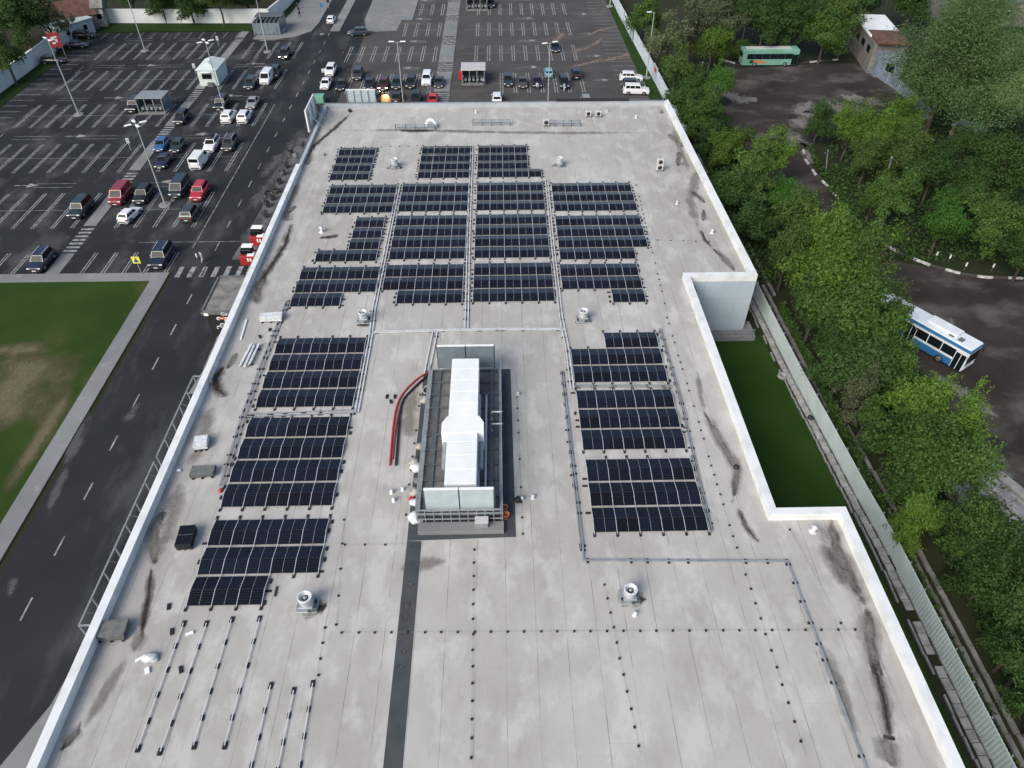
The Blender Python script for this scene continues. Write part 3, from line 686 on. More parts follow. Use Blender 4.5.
tray('pale double cable tray running down the middle gap between the array columns', ((472, 146), (468.5, 240), (466.5, 328)))
tray('pale double cable tray in the right gap, running on past the plant deck', ((546.5, 180), (552, 240), (561, 318), (567, 348), (572, 388)))
tray('pale cable tray crossing the roof behind the plant deck', ((375, 333), (440, 331), (500, 330), (563, 330)), gap=.22, pad=1.8)
tray('short pale tray leading from the crossing tray to the plant deck', ((435, 333), (427, 373)), gap=.45)
tray('pale tray along the front edge of the long left array', ((357, 412), (249, 416.5)), m='galv', wd=.065, gap=.34)
tray('pale tray down the outer left side of the left arrays', ((288, 302), (262, 366), (244, 415), (222, 486)), m='galv', wd=.065, gap=.32, pad=1.1)
tray('pale tray between the two upper arrays of the right group', ((574, 387), (671, 387)), m='galv', wd=.065, gap=.25, pad=1.6)
tray('pale single line down the outside of the right group, left edge', ((562, 372), (573, 470), (582, 548)), m='galv', wd=.065, gap=.2, pad=1.4)
tray('pale tray down the outer right side of the right arrays', ((660, 330), (680, 400), (711, 532)), m='galv', wd=.065, gap=.16, pad=1.1)
tray('grey cable conduit bending twice across the near roof on black feet', ((582.5, 545), (583.5, 561), (787, 562), (868, 775)), name='roof_conduit', m='galv', wd=.13, cat='conduit', group=None, single=True, pad=1.45)
DOT = lbox((0, 0, .05), (.15, .15, .10), .02).mesh('wire_holder', [MT['black']])
def conductor(label, a, b, step, jump=.0):
    a, b = G(*a, ROOF), G(*b, ROOF); L = (b-a).length; t = thing('lightning_conductor', label, 'roof wire', a, 'thin roof wires on little black feet')
    mb = MB(); mb.tube([a+Vector((0, 0, .09)), b+Vector((0, 0, .09))], .008, 4); mb.build('wire', MT['galv'], t)
    d = (b-a)/L; k = 0; nn = min(95, int(L/step))
    for i in range(nn+1):
        if random.random() < jump: continue
        q = d*(i*step); put('wire_holder', DOT, t, (q.x+random.uniform(-.03, .03), q.y, 0))
conductor('row of black wire feet running straight across the near roof', (342, 633), (862, 630), 1.12)
conductor('row of black wire feet ahead of the plant deck, left of centre', (474, 550), (471, 760), 1.12)
conductor('row of black wire feet right of the near right roof fan', (604, 585), (641, 757), 1.1)
conductor('row of black wire feet left of the bent conduit', (737, 548), (806, 758), 1.15)
conductor('row of black wire feet between the right arrays and the notch', (667, 318), (735, 545), 1.0, .25)
conductor('row of black wire feet along the right end of the far arrays', (636, 185), (668, 318), 1.1, .25)
conductor('faint row of wire feet across the roof beside the small right vent', (645, 240), (712, 242), 1.5)
conductor('row of wire feet behind the far arrays', (345, 148), (425, 146), 1.3)
conductor('row of wire feet on the right side of the plant deck', (516, 375), (523, 540), 1.5, .2)
conductor('row of wire feet on the left side of the plant deck', (420, 395), (402, 545), 1.5, .2)
conductor('row of wire feet along the near left seam, right of the bare rails', (325, 628), (316, 690), 1.1)
conductor('row of wire feet from the front of the deck to the left', (345, 545), (405, 545), 1.5, .3)
conductor('row of wire feet right of the last bare rail', (344, 520), (336, 632), 2.2, .2)
conductor('row of wire feet near the right parapet', (790, 530), (850, 640), 2.6, .2)
for k, (x, y) in enumerate(((462, 586), (477, 587), (608, 592), (387, 400), (391, 396), (395, 399), (170, 560), (176, 632), (168, 690))):
    pass

# ------------------------------------------------------------------ roof fans and vents
def roof_fan(label, px, py, s=1.0, kind=0):
    p = G(px, py, ROOF); t = thing('roof_fan', label, 'roof fan', p, 'round roof fans')
    o = lambda x, y, z: (p.x+x*s, p.y+y*s, p.z+z*s)
    b = MB(); b.box(o(0, 0, .08), (1.5*s, 1.2*s, .16*s), 0, 0, .03); b.box(o(0, 0, .36), (1.0*s, 1.0*s, .42*s), 0, 0, .04); b.build('base', MT['galv'], t)
    h = MB(); h.lathe(o(0, 0, .55), [(.42*s, 0), (.46*s, .1*s), (.46*s, .62*s), (.52*s, .66*s), (.52*s, .74*s), (.40*s, .75*s), (.36*s, .55*s), (.05*s, .5*s)], 20); h.build('housing', MT['concrete'] if kind else MT['alu'], t)
    f = MB(); f.lathe(o(0, 0, 1.06), [(.365*s, 0), (.365*s, .02*s)], 16)
    f.build('fan_well', MT['trim'], t)
    c = MB(); c.lathe(o(0, 0, 1.09), [(.15*s, 0), (.13*s, .1*s), (.02*s, .13*s)], 12); c.build('motor_cap', MT['galv'], t)
    a = MB()
    for k in range(4):
        an = k*math.pi/2+.5; a.box(o(.6*math.cos(an), .55*math.sin(an), .2), (.12*s, .3*s, .3*s), 0, an)
    a.build('damper', MT['trim'], t)
    l = MB(); l.box(o(.5, -.5, .22), (.5*s, .08*s, .45*s), 0, .3); l.build('hinge_plate', MT['pallet'], t)
roof_fan('round grey roof fan in front of the near left array step', 308, 606, 1.0)
roof_fan('round grey roof fan standing alone on the near right roof', 629, 598, .95)
roof_fan('round roof fan left of the tray junction behind the left arrays', 364, 321, .95)
roof_fan('round roof fan right of the centre arrays above the right group', 583, 320, .98)
roof_fan('round roof fan between the two small far arrays', 395, 167, .95)
roof_fan('round roof fan right of the farthest arrays', 559.5, 166, .95)
def small_vent(label, px, py, s=1.0):
    p = G(px, py, ROOF); t = thing('vent_pipe', label, 'vent', p, 'small roof vents')
    b = MB(); b.lathe(p, [(.26*s, 0), (.26*s, .04), (.10*s, .07), (.10*s, .36*s)], 12); b.build('pipe', MT['alu'], t)
    c = MB(); c.lathe(p+Vector((0, 0, .37*s)), [(.19*s, 0), (.20*s, .05), (.03, .11*s)], 12); c.build('cap', MT['alu'], t)
for l, x, y, s in (('small white vent in the step of the boot shaped array', 322, 232, 1.5), ('small white vent near the inner corner of the notch, beside the dirt trail', 813, 531, 1.3), ('small white vent in front of the near right roof fan', 635, 615, .8), ('small white vent near the right parapet beside wire feet', 712, 233, 1.1), ('small vent pipe left of the rooftop condenser corner', 677, 204, .9),
                   ('small white vent left of the plant deck, upper of two', 392, 493, .8), ('small white vent left of the plant deck, lower of two', 394, 501, .8), ('small white vent right of the plant deck front, left one', 522, 500, .8), ('small white vent right of the plant deck front, right one', 533, 498, .8), ('small white vent right of the plant deck back corner', 518, 395, .8),
                   ('small vent by the far parapet behind the middle rack', 476, 113, 1.0), ('small vent near the far right corner', 636, 118, 1.0), ('small vent pipe on the far roof left of the corner, beside a wire', 607, 112, .8), ('small white vent at the left of the plant deck, beside the bags', 403, 490, .7)):
    small_vent(l, x, y, s)
def rack(label, a, b):
    a, b = G(*a, ROOF), G(*b, ROOF); t = thing('low_rail_rack', label, 'rack', (a+b)/2, 'low steel racks by the far parapet')
    m = MB()
    for s, z in ((-.25, .75), (.25, .75), (-.25, .3), (.25, .3)): m.box(((a.x+b.x)/2, (a.y+b.y)/2+s, ROOF+z), ((b-a).length, .08, .09), 0, math.atan2((b-a).y, (b-a).x))
    m.build('rail', MT['galv'], t)
    for k in range(5):
        p = a+(b-a)*k/4; q = MB()
        for s in (-.25, .25): q.box((p.x, p.y+s, ROOF+.36), (.08, .08, .72))
        q.box((p.x, p.y, ROOF+.78), (.08, .5, .06)); q.build('post', MT['steel'], t)
rack('low grey steel rack at the far left beside a curved duct', (396, 130), (435, 130)); rack('low grey steel rack in the middle of the far edge', (473, 125), (510, 125)); rack('low grey steel rack at the far edge behind the right arrays', (546, 126), (580, 126))
def duct(label, px, py):
    p = G(px, py, ROOF); t = thing('curved_duct', label, 'duct', p); m = MB()
    m.tube([p+Vector((.7*math.cos(a)-.0, 0, .35+.75*math.sin(a))) for a in [math.pi*k/8 for k in range(9)]]+[p+Vector((-.7, 0, .05))], .24, 10); m.build('bend', MT['lamp'], t)
    b = MB(); b.box(p+Vector((.7, 0, .15)), (.8, .8, .3), 0, 0, .03); b.build('collar', MT['galv'], t)
duct('white curved duct bend at the end of the far left rack', 431, 127); 
def condenser(label, px, py, w_, d_, h_, fans, grp=None, dark=False):
    p = G(px, py, ROOF); t = thing('condenser_unit', label, 'air conditioner', p, grp)
    f = MB()
    for s in (-1, 1): f.box(p+Vector((s*w_*.4, 0, .1)), (.1, d_*1.3, .2))
    f.build('foot', MT['galv'], t)
    b = MB(); b.box(p+Vector((0, 0, .2+h_/2)), (w_, d_, h_), 0, 0, .04); b.build('case', MT['roofpale'], t)
    for k in range(fans):
        c = MB(); z = .2+h_*(k+.5)/fans
        c.lathe((0, 0, 0), [(.30*min(w_, h_/fans), 0), (.36*min(w_, h_/fans), .02), (.36*min(w_, h_/fans), .03), (.02, .035)], 14)
        c.v = [(p.x+v[0], p.y-d_/2-v[2], p.z+z+v[1]) for v in c.v]; c.build('fan_grille', MT['trim'], t)
condenser('white two fan condenser on legs near the right parapet', 659, 171, .95, .5, 1.6, 2)
condenser('small white condenser at the far edge with its fan, left of a pair', 588, 117, .9, .5, .8, 1, 'small condensers by the far parapet'); condenser('small white condenser at the far edge, right of a pair', 598, 117, .9, .5, .8, 1, 'small condensers by the far parapet'); condenser('small white condenser beside the far right rack', 546, 126, .9, .6, .9, 1, 'small condensers by the far parapet')

# ------------------------------------------------------------------ air handler on its steel deck
Z1 = ROOF+1.0
c1, c2, c3, c4 = G(431, 371, Z1), G(499, 368, Z1), G(502, 513, Z1), G(419, 516, Z1)
dk = thing('plant_deck', 'grey steel plant deck with cross beams and handrails on a dark apron', 'steel deck', ((c1+c3)/2).to_tuple()[:2]+(ROOF,))
xa, xb, ya, yb = (c1.x+c4.x)/2, (c2.x+c3.x)/2, c3.y, c1.y
d = MB(); d.box(((xa+xb)/2, (ya+yb)/2, Z1-.12), (xb-xa-.3, yb-ya-.3, .06)); d.build('grating', MT['deckgrey'], dk)
for x in (xa, xb):
    d = MB(); d.box((x, (ya+yb)/2, Z1), (.22, yb-ya, .28)); d.build('edge_beam', MT['galv'], dk)
    d = MB(); d.box((x+(.75 if x == xa else -.75), (ya+yb)/2, Z1-.02), (.35, yb-ya-.3, .2)); d.build('inner_beam', MT['steel'], dk)
nb = 11
for k in range(nb):
    y = ya+(yb-ya)*k/(nb-1); d = MB(); d.box(((xa+xb)/2, y, Z1-.015), (xb-xa-.24, .13 if k not in (0, nb-1) else .2, .2)); d.build('cross_beam', MT['steel'], dk)
for x in (xa, xb):
    for k in range(9):
        y = ya+(yb-ya)*k/8
        d = MB(); d.box((x, y, (ROOF+Z1)/2-.1), (.16, .16, .8)); d.build('leg', MT['steel'], dk)
        d = MB(); d.box((x+(-.1 if x == xa else .1), y, Z1+.55), (.06, .06, 1.0)); d.build('rail_post', MT['galv'], dk)
    for z in (.55, 1.05):
        d = MB(); d.box((x+(-.1 if x == xa else .1), (ya+yb)/2, Z1+z), (.07, yb-ya, .06)); d.build('handrail', MT['galv'], dk)
for x in (xb-1.2, xb-1.75):
    d = MB(); d.box((x, (ya+yb)/2-1, Z1+.12), (.16, (yb-ya)*.7, .12)); d.build('pipe', MT['alu'], dk)
d = MB()
for z in (-.75, -.3, .35, .8): d.box(((xa+xb)/2, ya-.25, Z1+z), (xb-xa+.3, .08, .08))
for k in range(11): d.box((xa-.1+(xb-xa+.2)*k/10, ya-.25, Z1+.0), (.06, .07, 1.7))
d.build('front_railing', MT['galv'], dk)
d = MB(); d.box(((xa+xb)/2+.1, ya-.75, ROOF+.2), (xb-xa+.2, .9, .4), 0, 0, .02); d.build('plinth', MT['pave'], dk)
bx = thing('service_box', 'small grey service box standing in front of the plant deck', 'box', G(482, 528, ROOF))
d = MB(); d.box(bx.location+Vector((0, 0, .5)), (.95, .6, 1.0), 0, 0, .03); d.build('case', MT['roofgrey'], bx)
d = MB(); d.box(bx.location+Vector((0, 0, 1.02)), (1.02, .66, .05)); d.build('lid', MT['roofpale'], bx)
# screens
def screen(label, top_l, top_r, zb, h, sm):
    zt = zb+h; a, b = G(*top_l, zt), G(*top_r, zt); y = (a.y+b.y)/2; t = thing('screen_wall', label, 'screen', ((a.x+b.x)/2, y, zb), 'sheet metal screens of the plant deck')
    w2 = (b.x-a.x)/2
    for k in range(2):
        xc = a.x+w2*(k+.5); m = MB(); m.box((xc, y, zb+h/2), (w2-.1, .14, h), 0, 0, .02); m.build('sheet', MT[sm], t)
        m = MB(); m.box((xc, y, zt+.03), (w2-.06, .2, .06)); m.build('cap', MT['lamp'], t)
    for x in (a.x, (a.x+b.x)/2, b.x):
        m = MB(); m.box((x, y+.1, zb+h/2-.1), (.12, .16, h+.1)); m.build('post', MT['steel'], t)
    for x in (a.x+.5, b.x-.5):
        m = MB(); m.tube([(x, y+.12, zb+h*.8), (x, y+1.3, zb+.05)], .05, 6); m.build('brace', MT['steel'], t)
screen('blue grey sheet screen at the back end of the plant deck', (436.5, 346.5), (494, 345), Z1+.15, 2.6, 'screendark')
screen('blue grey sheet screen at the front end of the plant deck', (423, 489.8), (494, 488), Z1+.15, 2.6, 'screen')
ZC = Z1+2.5
p1, p2, p3, p4 = G(452, 358.5, ZC), G(478.3, 358.5, ZC), G(477.3, 484, ZC), G(444.3, 485, ZC)
xc = (p1.x+p2.x+p3.x+p4.x)/4; hw = ((p2.x-p1.x)+(p3.x-p4.x))/4; y0, y1 = p3.y, p1.y
ah = thing('air_handler', 'long white air handling cabinet with a wider middle section on the steel deck', 'air handler', (xc, (y0+y1)/2, Z1))
ym = G(463, 428, ZC).y; segs = 10
for k in range(segs):
    ya_, yb_ = y0+(y1-y0)*k/segs, y0+(y1-y0)*(k+1)/segs
    d = MB(); d.box((xc, (ya_+yb_)/2, (Z1+ZC)/2+.25), (hw*2, yb_-ya_-.02, ZC-Z1-.5), 0, 0, .03); d.build('cabinet_section', MT['cabinet'], ah)
d = MB(); d.prism([(xc-hw-.5, ym-.5), (xc+hw+.5, ym-.5), (xc+hw+.5, ym+.55), (xc+hw+.1, ym+1.3), (xc-hw-.1, ym+1.3), (xc-hw-.5, ym+.55)], Z1+.35, ZC+.06); d.build('wide_section', MT['cabinet'], ah)
for s in (-1, 1):
    d = MB(); d.tube([(xc+s*(hw+.28), ym-.3, Z1+1.3), (xc+s*(hw+.28), ym-3.0, Z1+.9)], .18, 8); d.build('side_duct', MT['galv'], ah)
for k in range(9):
    y = y0+(y1-y0)*(k+.5)/9; d = MB()
    d.box((xc, y, Z1+.25), (hw*2-.2, .15, .5)); d.build('foot', MT['steel'], ah)
d = MB(); d.box((xc, y0-.25, Z1+1.2), (hw*1.8, .4, 1.4), 0, 0, .03); d.build('intake', MT['galv'], ah)
for k, s in ((0, 1), (1, 1)):
    q = G(492, 420+k*12, Z1); d = MB(); d.tube([q+Vector((0, 0, .1)), q+Vector((0, 0, 1.0)), q+Vector((.9, 0, 1.0))], .07, 6); d.build('branch_pipe', MT['alu'], ah)
def hose(name, label, pts, r, m):
    P_ = [G(x, y, ROOF)+Vector((0, 0, r+.02)) for x, y in pts]; out = []
    for i in range(len(P_)-1):
        p0, p1_, p2_, p3_ = P_[max(i-1, 0)], P_[i], P_[i+1], P_[min(i+2, len(P_)-1)]
        for k in range(6):
            u = k/6; out.append(.5*((2*p1_)+(p2_-p0)*u+(2*p0-5*p1_+4*p2_-p3_)*u*u+(3*p1_-p0-3*p2_+p3_)*u**3))
    out.append(P_[-1]); m_ = MB(); m_.tube(out, r, 8); tag(m_.build(name, m, origin=P_[0]), label, 'hose')
hose('red_hose', 'thick red corrugated hose curving over the roof left of the deck', ((428, 373), (417, 380), (404, 393), (397, 407), (393, 430), (390, 466)), .085, MT['redhose'])
hose('red_hose', 'second thinner red hose lying against the thick red one', ((430, 375), (420, 382), (408, 394), (401, 405), (396, 428), (392.5, 460)), .06, MT['redhose'])
hose('black_hose', 'black hose lying beside the red ones', ((428, 376), (415, 388), (404, 400), (400, 415), (398, 440), (396, 466)), .10, MT['trim'])
hose('grey_hose_coil', 'coiled grey hose on the dark apron beside the hoses', ((424, 388), (429, 386), (430, 391), (425, 394), (423, 390), (428, 387)), .07, MT['bag'])
# bags, buckets and scraps round the deck
def heap(name, label, cat, px, py, r, m, seed, group=None, z=ROOF):
    p = G(px, py, z); m_ = MB(); m_.blob(p+Vector((0, 0, r[2]*.8)), r, seed, 0, 10, 7, .18); m_.blob(p+Vector((r[0]*.5, -r[1]*.3, r[2]*.5)), (r[0]*.6, r[1]*.6, r[2]*.55), seed+5, 0, 9, 6, .2)
    return tag(m_.build(name, m, origin=p), label, cat, group)
g_ = 'waste bags beside the plant deck'
for l, x, y, s, k in (('grey waste bag lying at the back left of the deck', 425, 402, .5, 'bag'), ('brown waste bag by the left edge of the deck, halfway', 420, 448, .42, 'bag'), ('pale waste bag by the deck above the lower two vents', 414, 464, .5, 'bag'), ('pale crumpled bag next to the deck leg, left side', 417, 470, .55, 'wrap'), ('pale bag leaning on the deck beside a red lump', 415, 494, .5, 'bag'), ('white crumpled bag by the front left deck corner', 415, 504, .42, 'wrap'),
                      ('large pale sheet bundle at the front left corner of the deck', 416, 520, .6, 'wrap'), ('dark bag under the left rail of the deck', 418, 482, .4, 'pallet')):
    heap('waste_bag', l, 'bag', x, y, (s, s*.9, s*.6), MT[k], int(x*7+y), g_)
heap('red_bag', 'small red bag between pale bags left of the deck', 'bag', 412.5, 500, (.3, .22, .16), MT['red'], 4)
heap('black_bag', 'small black bag right of the deck front beside vents', 'bag', 518, 501, (.3, .3, .25), MT['trim'], 9)
def bucket(label, px, py, m):
    p = G(px, py, ROOF); t = thing('bucket', label, 'bucket', p, 'orange buckets by the deck'); b = MB(); b.lathe(p, [(.2, 0), (.27, .5), (.29, .5), (.29, .54), (.25, .54), (.2, .2), (.02, .18)], 14); b.build('tub', m, t)
    h = MB(); h.tube([p+Vector((.28*math.cos(a), .1, .5+.2*math.sin(a))) for a in [math.pi*k/6 for k in range(7)]], .015, 5); h.build('handle', MT['galv'], t)
bucket('orange bucket at the front right deck corner, nearer one', 506, 518, MT['orange']); bucket('orange bucket at the front right deck corner, farther one', 504.5, 511, MT['orange'])
# things lying on the left roof
p = G(188, 541, ROOF); t = thing('panel_stack', 'tall stack of dark solar panels waiting on the left roof', 'panel stack', p, rz=R(4))
for k in range(14):
    o = put('solar_panel', PANEL, t, (random.uniform(-.02, .02), random.uniform(-.02, .02), .2+.045*k), (0, 0, math.pi/2+random.uniform(-.01, .01)))
m_ = MB()
for s in (-.45, 0, .45): m_.box((s, 0, .08), (.1, 1.7, .14))
m_.build('pallet', MT['pallet'], t, origin=(0, 0, 0))
def boards(name, label, px, py, d, m, m2, rz=0, n_=5):
    p = G(px, py, ROOF); t = thing(name, label, 'pallet', p, rz=rz)
    for k in range(n_):
        b = MB(); b.box((random.uniform(-.06, .06), random.uniform(-.05, .05), .16+k*d[2]/n_+d[2]/n_/2), (d[0], d[1], d[2]/n_-.015), 0, random.uniform(-.05, .05), .01); b.build('sheet_bundle', MT[m], t, origin=(0, 0, 0))
    for s in (-.4, 0, .4):
        b = MB(); b.box((s*d[0], 0, .07), (.14, d[1]*1.15, .14)); b.build('bearer', MT[m2], t, origin=(0, 0, 0))
    return t
boards('board_pallet', 'grey board stack at the foot of the left parapet near the fence end', 115, 633, (1.9, 1.2, .5), 'pallet', 'trim', R(3))
boards('board_pallet', 'flat grey board stack with black ends near the left array', 204, 474, (1.9, .95, .4), 'pallet', 'black', R(5))
boards('wrapped_pallet', 'small wrapped pale stack above the flat board stack', 202, 446, (1.1, 1.1, .55), 'wrap', 'black', R(8), 3)
boards('wrapped_bundle', 'white plastic wrapped bundle beside the left arrays', 272, 320, (2.2, .9, .5), 'wrap', 'black', R(2), 3)
p = G(250, 357, ROOF); t = thing('rail_bundle', 'bundle of long white rails lying by the left parapet', 'bundle', p, rz=R(-4))
for k in range(9):
    b = MB(); b.box((-.5+.125*k, random.uniform(-.25, .25), .16+(k % 3)*.09), (.10, 3.2, .08), 0, random.uniform(-.03, .03)); b.build('rail', MT['wrap'], t, origin=(0, 0, 0))
for s in (-1, 1):
    b = MB(); b.box((0, s*1.1, .05), (1.4, .14, .1)); b.build('bearer', MT['black'], t, origin=(0, 0, 0))
def lone(label, a, b, name='loose_rail', wd=.17, m='lamp', cat='rail'):
    a, b = G(*a, ROOF), G(*b, ROOF); c = (a+b)/2; m_ = MB(); m_.box((c.x, c.y, ROOF+.08), ((b-a).length, wd, .12), 0, math.atan2((b-a).y, (b-a).x), .02); tag(m_.build(name, MT[m], origin=c), label, cat)
lone('single white rail lying by the left parapet above the rail bundle', (247, 320), (241, 340)); lone('short white rail offcut beside the crumpled sheet', (136, 662), (144, 657), wd=.2); lone('small white board offcut right of the first bare rail', (186, 635.5), (194, 632.5), wd=.22); lone('white offcut standing alone below the crumpled sheet', (147.5, 668), (148, 674), wd=.3)
lone('dark strip lying on the roof left of the near fan', (277, 587), (275, 597), 'dark_strip', .1, 'trim', 'strip')
heap('crumpled_sheet', 'crumpled grey plastic sheet left of the bare rails', 'sheet', 150, 659, (.55, .35, .25), MT['wrap'], 21)
heap('rubble_heap', 'small pale rubble heap against the left parapet', 'heap', 209, 383, (.4, .35, .35), MT['bag'], 23)
heap('red_cloth', 'red cloth lying at the corner of the left array', 'cloth', 221, 491, (.16, .26, .12), MT['redhose'], 3)
heap('white_scrap', 'white scrap left of the flat board stack', 'scrap', 179.5, 471, (.2, .15, .12), MT['wrap'], 8)
heap('dirt_heap', 'black dirt heap against the parapet at the far corner of the notch', 'heap', 692, 291, (.42, .5, .35), MT['trim'], 41)
heap('dark_lump', 'small dark lump at the far parapet near the edge sign', 'lump', 350, 112, (.3, .3, .3), MT['trim'], 43)
heap('dark_lump', 'dark lump by the far left parapet at the step in its height', 'lump', 296, 158, (.45, .4, .4), MT['pallet'], 44)
heap('dark_lump', 'small dark lump lying on the left roof above the left arrays', 'lump', 294, 178, (.2, .2, .15), MT['trim'], 45)
heap('dark_lump', 'dark lump in the far right roof corner', 'lump', 661, 113, (.28, .28, .3), MT['pallet'], 46)
heap('dark_lump', 'dark drain lump at the end of the dirt trail beside the notch', 'lump', 736, 468, (.24, .24, .18), MT['trim'], 47)
g_ = 'loose black rubber pads on the left roof'
for l, x, y, rz in (('loose black pad above the first bare rail', 169, 607, .2), ('loose black pad left of the first bare rail start', 172, 632, .3), ('loose black pad between the first two bare rails', 181, 670, .4), ('loose black pad left of the red hose, upper left', 387, 397, 0), ('loose black pad left of the red hose, upper right', 395, 397, 0), ('loose black pad left of the red hose, lowest', 391, 402, .3), ('loose black pad below the single white rail', 260, 337, .5), ('loose black pad beside the wrapped bundle', 270, 330, .1), ('loose black pad far left near the corner dirt', 325, 155, .2)):
    p = G(x, y, ROOF); o = MB(); o.box(p+Vector((0, 0, .06)), (.22, .5, .12), 0, rz, .02); tag(o.build('loose_pad', MT['black'], origin=p), l, 'rubber pad', g_)

# corner sign and far edge sign
t = thing('corner_sign', 'white sign panel braced on the far left roof corner, seen from behind', 'sign', (-28.3, 109, ROOF))
m_ = MB(); m_.box((-28.6, 108.4, ROOF+1.55), (.22, 6.6, 3.3), 0, 0, .04); m_.build('panel', MT['white'], t)
for y in (105.8, 108.4, 111):
    m_ = MB(); m_.tube([(-28.4, y, ROOF+2.6), (-25.9, y-.5, ROOF+.05)], .05, 6); m_.build('brace', MT['galv'], t)
    m_ = MB(); m_.box((-28.35, y, ROOF+1.5), (.14, .14, 3.0)); m_.build('post', MT['galv'], t)
t = thing('edge_sign', 'blue grey sign panel standing behind the far parapet, seen from behind', 'sign', (-19.8, 115.6, 0))
a, b = G(346, 90, 9.4), G(374.5, 90, 9.4)
m_ = MB(); m_.box(((a.x+b.x)/2, a.y, 7.9), (b.x-a.x, .2, 3.0), 0, 0, .03); m_.build('panel', MT['screen'], t)
m_ = MB(); m_.box(((a.x+b.x)/2, a.y, 9.44), (b.x-a.x+.1, .3, .08)); m_.build('cap', MT['lamp'], t)
for k in range(5):
    x = a.x+(b.x-a.x)*k/4; m_ = MB(); m_.box((x, a.y-.16, 7.9), (.1, .12, 3.0)); m_.build('post', MT['galv'], t)
    m_ = MB(); m_.box((x, a.y-.3, 3.2), (.14, .14, 6.4)); m_.build('leg', MT['galv'], t)

# ------------------------------------------------------------------ left side of the store
fx0 = -32.35
fn = thing('steel_fence', 'grey steel frame fence along the left side of the store', 'fence', (fx0, 42, 0))
for a, b in ((27.9, 44.2), (44.9, 56)):
    for z in (2.5, .15, 1.3 if False else .15):
        m_ = MB(); m_.box((fx0, (a+b)/2, z), (.12, b-a, .12)); m_.build('rail', MT['galv'], fn)
    k = a
    while k < b+.05:
        m_ = MB(); m_.box((fx0, k, 1.3), (.11, .11, 2.5)); m_.build('post', MT['galv'], fn); k += (b-a)/round((b-a)/2.2)
m_ = MB(); m_.box((fx0+1.2, 27.9, 2.5), (2.4, .12, .12)); m_.build('end_rail', MT['galv'], fn)
m_ = MB(); m_.box((fx0+1.2, 56, 2.5), (2.4, .12, .12)); m_.build('end_rail', MT['galv'], fn)
for k in range(6):
    m_ = MB(); m_.tube([(fx0, 29+4.6*k, 2.4), (fx0+1.1, 30.2+4.6*k, .1)], .03, 5); m_.build('stay', MT['galv'], fn)
vs = thing('entrance_porch', 'dark flat roofed entrance porch with white lettering on its front', 'porch', (-31, 69, 0))
m_ = MB(); m_.box((-31.0, 69.2, 1.6), (5.6, 6.6, 3.2)); m_.build('wall', MT['trim'], vs)
m_ = MB(); m_.box((-31.05, 69.2, 3.36), (6.2, 7.2, .3), 0, 0, .02); m_.build('roof_slab', MT['pallet'], vs)
m_ = MB(); m_.box((-31.05, 69.2, 3.53), (5.7, 6.7, .05)); m_.build('roof_felt', MT['concrete'], vs)
for s, d_ in (((-34.05, 69.2, 3.6), (.22, 7.2, .22)), ((-31.05, 65.72, 3.6), (6.2, .22, .22)), ((-31.05, 72.7, 3.6), (6.2, .22, .22))):
    m_ = MB(); m_.box(s, d_); m_.build('roof_rim', MT['pallet'], vs)
def lettering(txt, loc, size, m, parent, rot=(math.pi/2, 0, 0), ext=.015):
    cu = bpy.data.curves.new('lettering', 'FONT'); cu.body = txt; cu.size = size; cu.extrude = ext; cu.align_x = 'CENTER'; cu.align_y = 'CENTER'
    tmp = bpy.data.objects.new('t', cu); COL.objects.link(tmp); dg = bpy.context.evaluated_depsgraph_get()
    me = bpy.data.meshes.new_from_object(tmp.evaluated_get(dg)); bpy.data.objects.remove(tmp); me.materials.clear(); me.materials.append(m)
    o = bpy.data.objects.new('lettering', me); COL.objects.link(o); o.parent = parent; o.location = Vector(loc)-parent.location; o.rotation_euler = rot; return o
lettering('Co', (-31.55, 65.56, 3.36), .62, MT['lamp'], vs)
m_ = MB(); m_.box((-33.6, 65.57, 3.3), (.5, .05, .34)); m_.build('white_plate', MT['lamp'], vs)
m_ = MB(); rr = random.Random(5)
for k in range(9):
    x0_, z0_ = -32.9+rr.uniform(0, 2.0), .6+rr.uniform(0, 2.0)
    m_.tube([(x0_+.28*math.cos(a)*rr.uniform(.7, 1.2), 65.88, z0_+.2*math.sin(a)) for a in [j*.7 for j in range(7)]], .045, 5)
m_.build('painted_script', MT['lamp'], vs)
m_ = MB(); m_.box((-32.0, 65.88, 2.55), (.8, .04, .35), 0); m_.build('orange_sign', MT['orange'], vs)
def kiosk(label, px, py):
    p = G(px, py); t = thing('red_kiosk', label, 'kiosk', p, 'red kiosks beside the left wall')
    o = lambda x, y, z: p+Vector((x, y, z))
    m_ = MB(); m_.box(o(0, 0, .68), (2.0, 1.7, 1.35), 0, 0, .05); m_.build('body', MT['reddull'], t)
    m_ = MB(); m_.box(o(-.1, .2, 1.68), (1.45, 1.1, .7), 0, 0, .05); m_.build('window_band', MT['glass'], t)
    m_ = MB(); m_.box(o(-.1, .7, 2.09), (1.45, .9, .12), 0, 0, .03); m_.build('roof', MT['lamp'], t)
    m_ = MB(); m_.box(o(.5, -.3, 1.42), (.9, .9, .2), 0, 0, .03); m_.build('counter', MT['lamp'], t)
    m_ = MB()
    for k in range(2): m_.box(o(.1+.35*k, -.865, .9), (.2, .03, .5))
    m_.build('white_mark', MT['lamp'], t)
    for sx in (-.8, .8):
        m_ = MB(); m_.box(o(sx, 0, .04), (.2, 1.7, .1)); m_.build('foot', MT['trim'], t)
kiosk('red kiosk with white roof beside the left wall, nearer to the crossing', 250.5, 262); kiosk('red kiosk with white roof and white mark, farther from the crossing', 260, 243)
g_ = 'dark tubs in a row along the far left wall'; TUBS = []
